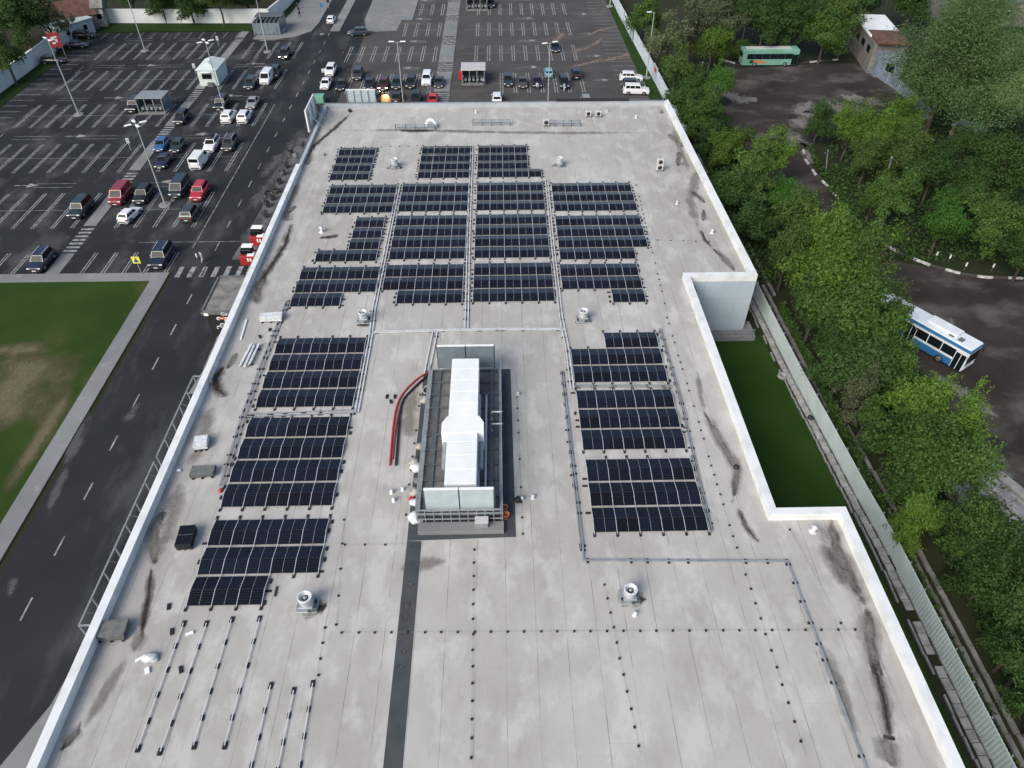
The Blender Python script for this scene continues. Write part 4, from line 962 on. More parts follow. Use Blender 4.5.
for i, (x, y) in enumerate(((303, 148), (291, 156), (286, 168), (283, 175), (279, 184), (276, 193), (272, 200), (267, 207), (265, 217), (266.5, 196))):
    p = G(x, y); t = thing('planter_tub', 'dark tub with a dark shrub by the far left wall, ' + ('farthest', 'second from the corner', 'third from the corner', 'fourth from the corner', 'fifth from the corner', 'sixth from the corner', 'seventh from the corner', 'eighth from the corner', 'nearest the red kiosks', 'standing out towards the road')[i], 'planter', p, g_)
    m_ = MB(); m_.lathe(p, [(.42, 0), (.52, .5), (.55, .52), (.46, .52), (.42, .4), (.02, .4)], 12); m_.build('tub', MT['pallet'], t)
    m_ = MB(); rr = random.Random(i)
    for k in range(140):
        a, b_, c = rr.uniform(0, 6.3), rr.random()**.5*.5, rr.uniform(0, .7); q = p+Vector((b_*math.cos(a)*(1.1-c*.5), b_*math.sin(a)*(1.1-c*.5), .5+c*.8)); n1 = Vector((rr.gauss(0, 1), rr.gauss(0, 1), rr.gauss(0, 1))).normalized()*.13; n2 = n1.cross(Vector((rr.gauss(0, 1), rr.gauss(0, 1), rr.gauss(0, 1)))).normalized()*.1
        m_.face([q-n1-n2, q+n1-n2, q+n1+n2, q-n1+n2])
    m_.build('shrub', MT['steel'], t)

# ------------------------------------------------------------------ walls and fences round the site
def wall_run(name, label, pts, h, th, m, cat='wall', post=None, pm_=None, cap=None):
    a0 = Vector((*pts[0], 0)); t = thing(name, label, cat, a0)
    for a, b in zip(pts[:-1], pts[1:]):
        a, b = Vector((*a, 0)), Vector((*b, 0)); L = (b-a).length; rz = math.atan2((b-a).y, (b-a).x); c = (a+b)/2
        m_ = MB(); m_.box((c.x, c.y, h/2), (L+th*.5, th, h), 0, rz); m_.build('wall_panel', m, t)
        if cap: m_ = MB(); m_.box((c.x, c.y, h+.05), (L+th*.5, th+.12, .1), 0, rz); m_.build('coping', cap, t)
        if post:
            k = post
            while k < L:
                q = a+(b-a)*k/L; m_ = MB(); m_.box((q.x, q.y, h/2+.05), (.18, th+.14, h+.1), 0, rz); m_.build('post', pm_ or m, t); k += post
    return t
wall_run('site_wall', 'long white site wall around the top left car park', [(-96.6, 88), (-96.6, 185.4), (-54.2, 184.6), (-52.7, 196), (-51, 230)], 3.0, .3, MT['fencewhite'], cap=MT['white'])
wall_run('blue_fence', 'pale blue sheet fence along the right edge of the far car park', [(31.6, 116), (31.2, 140), (29.6, 190), (28.6, 330)], 2.6, .2, MT['fenceblue'], 'fence', 6, MT['greyblue'])
sf = thing('sheet_fence', 'pale green corrugated sheet fence along the right side of the store', 'fence', (31.75, 40, 0))
m_ = MB(); k = -30.0; H_ = 2.15
prof = []
while k < 84: prof += [(0, k), (0, k+.13), (.022, k+.15), (.022, k+.28)]; k += .30
vsx = [(fbx(b)+a, b, z) for (a, b) in prof for z in (.1, H_)]+[(fbx(b)+.08+a, b, z) for (a, b) in prof for z in (.1, H_)]
nP = len(prof); fs = []
for i in range(nP-1):
    fs += [(2*i, 2*i+1, 2*i+3, 2*i+2), (2*nP+2*i, 2*nP+2*i+2, 2*nP+2*i+3, 2*nP+2*i+1), (2*i+1, 2*nP+2*i+1, 2*nP+2*i+3, 2*i+3)]
m_.raw(vsx, fs); m_.build('sheet', MT['fence'], sf)
for z in (.5, 1.8):
    m_ = MB()
    m_.tube([(fbx(y)+.2, y, z) for y in range(-30, 85, 5)], .05, 4, sm=False); m_.build('rail', MT['galv'], sf)
for k in range(0, 46):
    y = -30+2.5*k; m_ = MB(); m_.box((fbx(y)+.3, y, 1.05), (.1, .1, 2.1)); m_.build('post', MT['galv'], sf)
rl = thing('low_railing', 'low grey railing on the paved ledge under the notch wall', 'railing', (24.6, 63.65, .7))
for z in (.5, .95):
    m_ = MB(); m_.box((24.9, 63.65, .7+z), (8.2, .05, .05)); m_.build('rail', MT['galv'], rl)
for k in range(12):
    m_ = MB(); m_.box((20.9+8.0*k/11, 63.65, 1.17), (.05, .05, .95)); m_.build('post', MT['galv'], rl)
p = G(782, 377); t = thing('well_ring', 'pale concrete ring lying at the edge of the notch lawn', 'ring', p)
m_ = MB(); m_.lathe(p, [(.50, 0), (.50, .3), (.33, .3), (.33, .05), (.02, .05)], 18); m_.build('ring', MT['slab'], t)
heap('dark_bag', 'dark bag lying on the slab path by the sheet fence', 'bag', 810, 419, (.35, .3, .25), MT['trim'], 31, z=0)
# banners on the fences
def banner(label, x, y, h, wd, m, rz, mark=None, lift=.4):
    t = thing('banner_board', label, 'billboard', (x, y, 0)); t.rotation_euler.z = rz
    for s in (-1, 1): m_ = MB(); m_.box((s*wd*.4, 0, (h+lift)/2), (.12, .12, h+lift)); m_.build('post', MT['galv'], t, origin=(0, 0, 0))
    m_ = MB(); m_.box((0, -.1, lift+h/2), (wd, .1, h), 0, 0, .02); m_.build('board', m, t, origin=(0, 0, 0))
    if mark:
        m_ = MB()
        for dx, dz, sx, sz in mark[1]: m_.box((dx*wd, -.16, lift+h*dz), (sx*wd, .02, sz*h))
        m_.build('printed_mark', mark[0], t, origin=(0, 0, 0))
q = G(46, 52); q = G(51.5, 33, 5.2); banner('red billboard with white print standing at the white site wall', q.x, q.y, 2.9, 2.2, MT['redhose'], R(25), (MT['lamp'], ((-.1, .62, .3, .22), (.15, .45, .18, .2), (-.12, .3, .25, .14), (.18, .7, .2, .12))), 2.4)
banner('grey banner with a red patch on the blue fence beside the white cars', 31.0, 144.5, 2.6, 3.6, MT['screen'], R(-88), (MT['red'], ((0, .7, .5, .3),)), .6)
banner('plain grey banner on the blue fence, farther up', 29.9, 170.5, 2.6, 3.6, MT['screen'], R(-88), None, .6)
p = G(142, 274.5); t = thing('crossing_sign', 'square yellow crossing sign at the corner of the lawn', 'road sign', p)
m_ = MB(); m_.tube([p, p+Vector((0, 0, 2.9))], .045, 8); m_.build('pole', MT['pole'], t)
m_ = MB(); m_.box(p+Vector((0, 0, 2.2)), (1.0, .05, 1.0), 0, 0, .01); m_.build('board', MT['yellow'], t)
m_ = MB(); m_.face([p+Vector((a, -.035, 2.2+b)) for a, b in ((-.36, -.3), (.36, -.3), (0, .36))]); m_.build('blue_triangle', MT['busblue'], t)
m_ = MB(); m_.box(p+Vector((0, -.05, 2.2)), (.09, .02, .3)); m_.box(p+Vector((-.06, -.05, 2.03)), (.05, .02, .2), 0); m_.box(p+Vector((.07, -.05, 2.03)), (.05, .02, .2)); m_.box(p+Vector((0, -.05, 2.4)), (.1, .02, .09)); m_.build('walking_figure', MT['trim'], t)
for l, x, y in (('yellow green reflector post by the left walkway, row three', 131, 150), ('yellow green reflector post by the left walkway near the white booth', 196, 74), ('yellow green reflector post by the walkway above the booth', 219, 46)):
    p = G(x, y); t = thing('marker_post', l, 'post', p); m_ = MB(); m_.tube([p, p+Vector((0, 0, 1.9))], .05, 6); m_.build('pole', MT['pole'], t)
    m_ = MB(); m_.box(p+Vector((0, 0, 1.6)), (.5, .06, .9), 0, .3, .02); m_.build('board', MT['kioskgreen'], t)

# ------------------------------------------------------------------ lamp posts
def lamp_post(label, x, y, h, heads=4, ang=.6):
    t = thing('lamp_post', label, 'lamp post', (x, y, 0), 'tall car park lamp posts')
    m_ = MB(); m_.lathe((x, y, 0), [(.9, 0), (.9, .16), (.75, .2)], 16); m_.build('footing', MT['pave'], t)
    m_ = MB(); m_.tube([(x, y, .1), (x, y, h*.5), (x, y, h)], .13, 8, 0, .07); m_.build('pole', MT['pole'], t)
    for k in range(heads):
        a = ang+k*2*math.pi/heads; dx, dy = math.cos(a), math.sin(a); hd = MB()
        hd.tube([(x, y, h-.1), (x+dx*.7, y+dy*.7, h+.05)], .04, 6); arm = hd.build('arm', MT['pole'], t)
        hd = MB(); hd.box((x+dx*1.0, y+dy*1.0, h+.08), (.95, .42, .12), 0, a, .04); hd.build('lamp_head', MT['lamp'], t)
lamp_post('tall lamp post at the far left beside the red billboard', -76.8, 130.8, 13.0, 2, 2.4)
lamp_post('tall lamp post in the top left lot, cut by the top of the photo', -77.1, 165.4, 12.3)
lamp_post('tall lamp post behind the white booth', -50.5, 131.6, 12.2)
lamp_post('tall lamp post rising between the red cars', -49.8, 97.0, 12.3)
lamp_post('tall lamp post beside the glass shelter by the corner', -50.1, 164.1, 12.3)
lamp_post('lamp post in the far lot left of the walkway', -17.5, 131.4, 12.0, 2, 0)
lamp_post('lamp post in the far lot behind the right cars', 8.95, 130.3, 12.0, 2, .4)
lamp_post('lamp post beside the blue fence on the right', 29.7, 146.9, 12.2, 1, 3.3)
lamp_post('farther lamp post beside the blue fence, at the top of the photo', 28.2, 196, 12.2, 1, 3.3)
def pole(label, base, top, h, r=.14):
    p = G(*base); q = G(*top, h); t = thing('utility_pole', label, 'pole', p, 'grey poles in the trees'); m_ = MB(); m_.tube([p, p+(q-p)*.5, q], r, 8, 0, r*.75); m_.build('shaft', MT['pole'], t)
    m_ = MB(); m_.box(q-Vector((0, 0, .4)), (1.2, .1, .1), 0, .4); m_.build('cross_arm', MT['steel'], t)
pole('grey pole among the trees left of the dirt yard', (711, 116), (716, 84), 6.5); pole('grey concrete pole behind the green bus', (741, 43), (749, 14), 7); pole('short grey pole beside the yellow green tree', (699, 80), (703, 62), 4.0); pole('dark grey pole rising from the island trees', (884, 184), (892, 157), 5.5); pole('pale post at the near edge of the yard', (826, 170), (828, 150), 4, .1)

# ------------------------------------------------------------------ shelters and booth
def shelter(label, px0, px1, pyb, depth, h, roofm, back='glassblue', trolleys=True, slope=.0):
    a, b = G(px0, pyb), G(px1, pyb); w_ = b.x-a.x; c = (a+b)/2; t = thing('trolley_shelter', label, 'shelter', c, 'trolley shelters in the car parks')
    m_ = MB(); m_.box(c+Vector((0, depth/2, .07)), (w_+.4, depth+.4, .14)); m_.build('slab', MT['pave'], t)
    for k in range(4):
        for yy_ in (.1, depth-.1):
            m_ = MB(); m_.box(c+Vector((-w_/2+w_*k/3, yy_, h/2)), (.12, .12, h)); m_.build('post', MT['galv'], t)
    m_ = MB(); m_.box(c+Vector((0, depth*.55, h+.08)), (w_+.5, depth*.95, .14), 0, 0, .03, slope); m_.build('roof', roofm, t)
    m_ = MB(); m_.box(c+Vector((0, depth-.05, h/2)), (w_, .05, h-.5)); m_.build('back_screen', MT[back], t)
    for s in (-1, 1): m_ = MB(); m_.box(c+Vector((s*w_/2, depth/2, h/2)), (.05, depth-.3, h-.6)); m_.build('side_screen', MT[back], t)
    if trolleys:
        m_ = MB(); n_ = 0
        x = -w_/2+.5
        for k in range(int(w_/.8)):
            x = -w_/2+.6+k*.8
            tr = thing('trolley_row', '%s trolley row in the %s' % (('first', 'second', 'third', 'fourth', 'fifth', 'sixth', 'seventh', 'eighth')[k % 8], label), 'trolleys', c+Vector((x, depth*.45, .14)), 'trolley rows in the shelters')
            q = MB()
            for j in range(6): q.box((0, -depth*.3+j*.3, .62), (.5, .26, .45), 0, 0, .05)
            q.build('basket', MT['galv'], tr, origin=(0, 0, 0)); q = MB()
            for j in range(6): q.box((0, -depth*.3+j*.3-.1, .95), (.55, .05, .05))
            q.build('handle', MT['steel'], tr, origin=(0, 0, 0))
            q = MB()
            for sx in (-.2, .2): q.box((sx, .1, .2), (.05, depth*.6, .4))
            q.build('chassis', MT['steel'], tr, origin=(0, 0, 0))
    return t
shelter('grey roofed trolley shelter on the left walkway', 140, 165, 114, 4.0, 2.6, MT['roofgrey'])
s_ = shelter('pale roofed trolley shelter beside the far walkway', 462.5, 484.5, 85, 4.6, 2.6, MT['roofpale']);
m_ = MB(); p = G(461, 80); m_.box(p+Vector((0, 0, .9)), (.8, .5, 1.6), 0, 0, .03); m_.build('red_board', MT['red'], s_)
s_ = shelter('pale roofed shelter at the top edge of the photo', 467, 487, 10.5, 4.6, 2.6, MT['roofpale'])
gs = thing('glass_shelter', 'large glass walled bicycle shelter with grey frame at the lot corner', 'shelter', G(266, 36))
a, b = G(255, 35.5), G(279, 34.5); y0_, y1_ = a.y, a.y+6.5; xx0, xx1 = a.x, b.x+.5; h = 2.9
for k in range(7):
    x = xx0+(xx1-xx0)*k/6
    for yv in (y0_, y1_):
        m_ = MB(); m_.box((x, yv, h/2), (.12, .12, h)); m_.build('post', MT['galv'], gs)
    if k < 6:
        m_ = MB(); m_.box((x+(xx1-xx0)/12, y0_, h/2), ((xx1-xx0)/6-.14, .04, h-.5)); m_.build('glass_pane', MT['glassblue'], gs)
        m_ = MB(); m_.box((x+(xx1-xx0)/12, y1_, h/2), ((xx1-xx0)/6-.14, .04, h-.5)); m_.build('glass_pane', MT['glassblue'], gs)
    m_ = MB(); m_.box((x, (y0_+y1_)/2, h+.05), (.1, y1_-y0_, .12)); m_.build('rafter', MT['galv'], gs)
for x in (xx0, xx1): m_ = MB(); m_.box((x, (y0_+y1_)/2, h/2), (.04, y1_-y0_-.2, h-.5)); m_.build('glass_pane', MT['glassblue'], gs)
m_ = MB(); m_.box(((xx0+xx1)/2, y0_+(y1_-y0_)*.72, h+.2), (xx1-xx0+.4, (y1_-y0_)*.5, .12), 0, 0, .02); m_.build('roof', MT['steel'], gs)
bo = thing('white_booth', 'pale green white booth with hipped front standing on the left walkway', 'booth', G(213, 82))
p = bo.location; x0_, x1_ = G(201, 86.5).x, G(220, 86).x; cx_ = (x0_+x1_)/2; wd_ = (x1_-x0_)
y0_ = G(210, 86.5).y; 
m_ = MB(); m_.box((cx_, y0_+3.2, 1.6), (wd_, 6.4, 3.0), 0, 0, .05); m_.build('wall', MT['kioskgreen'], bo)
m_ = MB(); z0_, z1_ = 3.1, 4.0
B_ = [(cx_-wd_/2-.25, y0_-.2, z0_), (cx_+wd_/2+.25, y0_-.2, z0_), (cx_+wd_/2+.25, y0_+6.6, z0_), (cx_-wd_/2-.25, y0_+6.6, z0_), (cx_, y0_+1.9, z1_), (cx_, y0_+5.3, z1_)]
m_.raw(B_, [(0, 1, 4), (1, 2, 5, 4), (2, 3, 5), (3, 0, 4, 5), (3, 2, 1, 0)]); m_.build('roof', MT['kioskgreen'], bo)
m_ = MB(); m_.box((cx_-.15, y0_-.35, 2.75), (wd_*.55, .9, .12), 0, 0, .02, R(-18)); m_.build('awning', MT['lamp'], bo)
m_ = MB(); m_.box((cx_-.15, y0_-.02, 1.9), (wd_*.5, .06, .9)); m_.build('serving_window', MT['glass'], bo)
m_ = MB(); m_.box((cx_+.3, y0_-.3, .45), (1.1, .5, .8), 0, 0, .03); m_.build('crate_shelf', MT['pallet'], bo)
tb = G(318, 104.5); tk = thing('teal_container', 'small teal container behind the far left roof corner', 'container', tb+Vector((.3, .8, 0)))
m_ = MB(); m_.box(tk.location+Vector((0, 0, .75)), (1.7, 1.4, 1.3), 0, 0, .06); m_.build('body', MT['busgreen'], tk)
m_ = MB(); m_.box(tk.location+Vector((0, 0, 1.45)), (1.8, 1.5, .12), 0, 0, .04); m_.build('lid', MT['busgreen'], tk)
m_ = MB()
for x in (-.65, .65):
    for y in (-.5, .5): m_.lathe(tk.location+Vector((x, y, 0)), [(.1, 0), (.1, .14)], 8)
m_.build('castor_set', MT['trim'], tk)
for l, x, y in (('white stub post behind the curved kerb, leftmost of five', 935, 259), ('white stub post second from the left behind the kerb', 948, 262), ('white stub post in the middle behind the curved kerb', 964, 270), ('white stub post fourth from the left behind the kerb', 991, 271), ('white stub post nearest the right edge behind the kerb', 1018, 271)):
    p = G(x, y); t = thing('stub_post', l, 'post', p, 'white stub posts behind the kerb'); m_ = MB(); m_.lathe(p, [(.13, 0), (.12, .62)], 10); m_.build('shaft', MT['kerbdark'], t); m_ = MB(); m_.lathe(p+Vector((0, 0, .62)), [(.12, 0), (.11, .5), (.03, .55)], 10); m_.build('painted_top', MT['kerbwhite'], t)
# slab stack in the yard
p = G(985, 492); t = thing('slab_stack', 'stack of long pale concrete beams on the yard behind the trees', 'concrete beams', p, rz=R(24))
for k in range(5):
    for j in range(3 if k < 3 else 2):
        m_ = MB(); m_.box((-3.2+1.35*k, random.uniform(-.6, .6), .25+.42*j), (1.0 if j else 1.2, 13+random.uniform(-2, 1), .36), 0, random.uniform(-.03, .03), .03); m_.build('beam', MT['slab'], t, origin=(0, 0, 0))

# ------------------------------------------------------------------ far buildings
def house(label, c, d, h, wallm, roofm, rz=0, flat=False, wins=3, name='house', cat='house'):
    t = thing(name, label, cat, c); t.rotation_euler.z = rz; x, y = d[0]/2, d[1]/2; O = (0, 0, 0)
    m_ = MB(); m_.box((0, 0, h/2), (d[0], d[1], h)); m_.build('wall', wallm, t, origin=O)
    m_ = MB()
    if flat: m_.box((0, 0, h+.12), (d[0]+.5, d[1]+.5, .24), 0, 0, .03)
    else: m_.raw([(-x-.4, -y-.4, h), (x+.4, -y-.4, h), (x+.4, y+.4, h), (-x-.4, y+.4, h), (-x-.2, 0, h+y*.7), (x+.2, 0, h+y*.7)], [(0, 1, 5, 4), (1, 2, 5), (2, 3, 4, 5), (3, 0, 4), (3, 2, 1, 0)])
    rf_ = m_.build('roof', roofm, t, origin=O)
    for k in range(wins):
        for s in (-1,):
            xx = -x+d[0]*(k+.5)/wins; m_ = MB(); m_.box((xx, s*(y+.03), h*.55), (1.3, .1, 1.4)); f_ = m_.build('window', MT['lamp'], t, origin=O)
            m_ = MB(); m_.box((xx, s*(y+.08), h*.55), (1.05, .06, 1.15)); m_.build('pane', MT['glass'], f_, origin=O)
    return t
house('small house with red brown roof behind the white wall at the top left', tuple(G(66, 15, 3)[:2])+(0,), (11, 8), 3.2, MT['wallgrey'], MT['brick'], R(35))
house('pale shed with light roof just behind the white wall', tuple(G(70, 27, 2)[:2])+(0,), (9, 4), 3.0, MT['facade'], MT['fence'], R(60), True, 2, 'shed', 'shed')
house('pale house at the corner behind the white wall', tuple(G(90, 6, 4)[:2])+(0,), (6, 5), 4.2, MT['slab'], MT['concrete'], R(10))
house('grey roofed house beyond the trees at the top left', (-132, 190, 0), (14, 11), 4.5, MT['wallgrey'], MT['roofgrey'], R(-20))
# yard building: brown wall block with sloping white and red roofs
a, b, c = G(852, 58), G(877, 70), G(905, 78)
yb_ = thing('yard_building', 'old grey yard building with white and brick red roof by the dirt yard', 'building', (86, 150, 0)); O = (0, 0, 0)
q0, q1 = G(846, 44), G(866, 73); dirv = (q0-q1); L_ = dirv.length; ang_ = math.atan2(dirv.y, dirv.x); yb_.location = (q0+q1)/2; yb_.rotation_euler.z = ang_
m_ = MB(); m_.box((0, -3, 2.9), (L_, 6, 5.8)); m_.build('wall', MT['wallgrey'], yb_, origin=O)
m_ = MB(); m_.box((L_*.1, -3, 6.0), (L_*.8, 6.5, .4), 0, 0, .05); m_.build('roof', MT['cabinet'], yb_, origin=O)
m_ = MB(); m_.box((-L_*.34, -3.2, 6.08), (L_*.44, 6.3, .44), 0, 0, .05); m_.build('roof', MT['brick'], yb_, origin=O)
for k in range(4): 
    m_ = MB(); m_.box((-L_*.35+L_*.24*k, .06, 3.9), (2.4, .12, 1.5)); f_ = m_.build('window', MT['pallet'], yb_, origin=O); m_ = MB(); m_.box((-L_*.35+L_*.24*k, .14, 3.9), (2.1, .06, 1.2)); m_.build('pane', MT['glass'], f_, origin=O)
m_ = MB(); m_.box((-L_*.5-1.2, -3.4, 2.2), (2.4, 5, 4.4), 0, 0, .03); m_.build('gatehouse', MT['bluedoor'], yb_, origin=O)
m_ = MB(); m_.box((-L_*.5-2.45, -3.4, 1.5), (.1, 1.6, 2.6)); m_.build('door', MT['glass'], yb_, origin=O)
house('dark roofed workshop behind the old yard building', (118, 184, 0), (26, 12), 5.0, MT['wallgrey'], MT['pallet'], R(4), True, 5, 'workshop', 'building')
house('long low workshop at the top right behind the willow', (152, 176, 0), (20, 10), 4.2, MT['slab'], MT['pave'], R(-5), True, 4, 'workshop', 'building')
wall_run('gate_fence', 'blue grey sheet fence running from the yard building towards the willow', [tuple(G(x, y)[:2]) for x, y in ((878, 78), (890, 86), (903, 96), (915, 108), (928, 122))], 2.0, .12, MT['bluedoor'], 'fence', 3, MT['pole'])
house('small grey roofed hut under the willow', tuple(G(964, 140)), (3.2, 4), 2.2, MT['wallgrey'], MT['roofgrey'], R(30), True, 2, 'hut', 'hut')

# ------------------------------------------------------------------ vehicles
TY = MB(); TY.lathe((0, 0, 0), [(.20, -.1), (.31, -.11), (.335, -.07), (.335, .07), (.31, .11), (.20, .1)], 18)
TY.v = [(v[2], v[0], v[1]) for v in TY.v]; TYM = TY.mesh('tyre', [MT['tyre']])
RM = MB(); RM.lathe((0, 0, 0), [(.205, -.09), (.205, .09), (.17, .10), (.06, .085), (.02, .10)], 14); RM.v = [(v[2], v[0], v[1]) for v in RM.v]; RMM = RM.mesh('rim', [MT['rim']])
TYPES = { # L, W, H, station list (y, width factor, top), cabin base y0,y1, top y0,y1, belt
 'sedan': (4.6, 1.80, 1.46, [(-2.3, .78, .60), (-2.2, .92, .70), (-1.6, 1, .82), (-.85, 1, .93), (1.3, 1, .96), (1.95, .98, .97), (2.2, .92, .92), (2.3, .8, .78)], (-.95, 1.65), (-.30, 1.0), .90),
 'hatch': (4.1, 1.74, 1.50, [(-2.05, .78, .62), (-1.95, .92, .72), (-1.4, 1, .84), (-.8, 1, .95), (1.3, 1, .98), (1.85, .97, .98), (2.0, .92, .9), (2.05, .82, .75)], (-.9, 1.9), (-.25, 1.45), .93),
 'suv': (4.6, 1.88, 1.72, [(-2.3, .80, .70), (-2.22, .93, .86), (-1.6, 1, 1.0), (-.95, 1, 1.08), (1.3, 1, 1.1), (2.05, .98, 1.1), (2.25, .93, 1.0), (2.3, .84, .85)], (-1.05, 2.15), (-.45, 1.75), 1.05),
 'bigsuv': (5.0, 1.98, 1.88, [(-2.5, .82, .78), (-2.42, .94, .95), (-1.7, 1, 1.1), (-1.05, 1, 1.16), (1.5, 1, 1.18), (2.25, .98, 1.18), (2.45, .93, 1.05), (2.5, .85, .9)], (-1.15, 2.4), (-.65, 2.15), 1.13),
 'van': (4.9, 1.95, 2.05, [(-2.45, .82, .75), (-2.36, .94, .95), (-1.9, 1, 1.1), (-1.5, 1, 1.18), (1.5, 1, 1.2), (2.25, .99, 1.2), (2.42, .96, 1.15), (2.45, .92, 1.1)], (-1.75, 2.42), (-.95, 2.36), 1.12),
}
CAR = {}
def quad_in(P, u0, u1, v0, v1, off):
    """an inset pane on the four-corner face P (bottom a,b then top c,d)"""
    a, b, c, d = P; nrm = (b-a).cross(d-a).normalized()*off
    f = lambda u, v: (a*(1-u)+b*u)*(1-v)+(d*(1-u)+c*u)*v+nrm
    return [f(u0, v0), f(u1, v0), f(u1, v1), f(u0, v1)]
def car_meshes(ty):
    if ty in CAR: return CAR[ty]
    L, W, H, st, cb, ct, belt = TYPES[ty]; w = W/2; d = {}
    m = MB(); vs = []; K = 12
    for y, k, zt in st:
        ww = w*k
        vs += [(-.86*ww, y, .24), (-ww, y, .36), (-ww*1.0, y, zt*.62), (-.985*ww, y, zt*.84), (-.90*ww, y, zt-.02), (-.55*ww, y, zt+.02),
               (.55*ww, y, zt+.02), (.90*ww, y, zt-.02), (.985*ww, y, zt*.84), (ww, y, zt*.62), (ww, y, .36), (.86*ww, y, .24)]
    fs = []
    for i in range(len(st)-1):
        for j in range(K): j2 = (j+1) % K; fs.append((i*K+j, i*K+K+j, i*K+K+j2, i*K+j2))
    fs += [tuple(range(K)), tuple(range((len(st)-1)*K+K-1, (len(st)-1)*K-1, -1))]
    m.raw(vs, fs, 0, False)
    bw, tw = w*.93, w*.74 if ty != 'van' else w*.86
    Bq = [Vector((-bw, cb[0], belt)), Vector((bw, cb[0], belt)), Vector((bw, cb[1], belt)), Vector((-bw, cb[1], belt))]
    Tq = [Vector((-tw, ct[0], H-.06)), Vector((tw, ct[0], H-.06)), Vector((tw, ct[1], H-.06)), Vector((-tw, ct[1], H-.06))]
    cx_, cy_ = 0, (ct[0]+ct[1])/2
    Rq = [Vector((v.x*.88, cy_+(v.y-cy_)*.9, H)) for v in Tq]
    m.raw(Bq+Tq+Rq, [(0, 1, 5, 4), (1, 2, 6, 5), (2, 3, 7, 6), (3, 0, 4, 7), (4, 5, 9, 8), (5, 6, 10, 9), (6, 7, 11, 10), (7, 4, 8, 11), (8, 9, 10, 11)], 0)
    wb = L*.295
    for sx in (-1, 1):
        for yy in (-wb, wb):
            n_ = 14; c_ = Vector((sx*(w+.004), yy, .36)); ring = [c_+Vector((0, .41*math.cos(math.pi*k/n_), .41*math.sin(math.pi*k/n_))) for k in range(n_+1)]+[c_+Vector((0, -.41, -.1)), c_+Vector((0, .41, -.1))]
            m.face(ring if sx > 0 else ring[::-1], 1)
    m.box((0, -L/2+.03, .40), (W*.74, .12, .18), 1, 0, .03); m.box((0, L/2-.03, .42), (W*.76, .12, .2), 1, 0, .03)
    m.box((0, -L/2-.0, .62), (W*.42, .05, .12), 1)
    d['body'] = m.mesh('car_body', [MT['black'], MT['trim']])
    P_ = [Bq[0], Bq[1], Tq[1], Tq[0]]; m = MB(); m.face(quad_in(P_, .06, .94, .1, .92, .012)); d['windscreen'] = m.mesh('windscreen', [MT['glass']])
    P_ = [Bq[2], Bq[3], Tq[3], Tq[2]]; m = MB(); m.face(quad_in(P_, .08, .92, .3, .92, .012)); d['rear_window'] = m.mesh('rear_window', [MT['glass']])
    for s, P_ in ((1, [Bq[1], Bq[2], Tq[2], Tq[1]]), (-1, [Bq[3], Bq[0], Tq[0], Tq[3]])):
        m = MB()
        cuts = ((.07, .36), (.39, .66), (.69, .92)) if ty != 'van' else ((.06, .26),)
        for u0, u1 in cuts:
            if s < 0: u0, u1 = 1-u1, 1-u0
            m.face(quad_in(P_, u0, u1, .22, .88, .012))
        d['side%d' % s] = m.mesh('side_window', [MT['glass']])
    zt = st[1][2]
    for nm, yy, mt_, hh in (('headlight', -L/2+.10, 'headlight', .15), ('taillight', L/2-.09, 'tail', .2)):
        m = MB(); m.box((0, 0, 0), (W*.2, .2, hh), 0, 0, .03); d[nm] = m.mesh(nm, [MT[mt_]])
    m = MB(); m.box((0, 0, 0), (.5, .03, .12)); d['plate'] = m.mesh('number_plate', [MT['plate']])
    m = MB(); m.box((0, 0, 0), (.2, .12, .13), 0, 0, .03); d['mirror'] = m.mesh('mirror', [MT['black']])
    CAR[ty] = d; return d
PAINT = {}
def paint(c):
    if c not in PAINT:
        m = mat('car_paint_%d' % len(PAINT), c, .28, spec=.5); m.node_tree.nodes['Principled BSDF'].inputs['Coat Weight'].default_value = .4; PAINT[c] = m
    return PAINT[c]
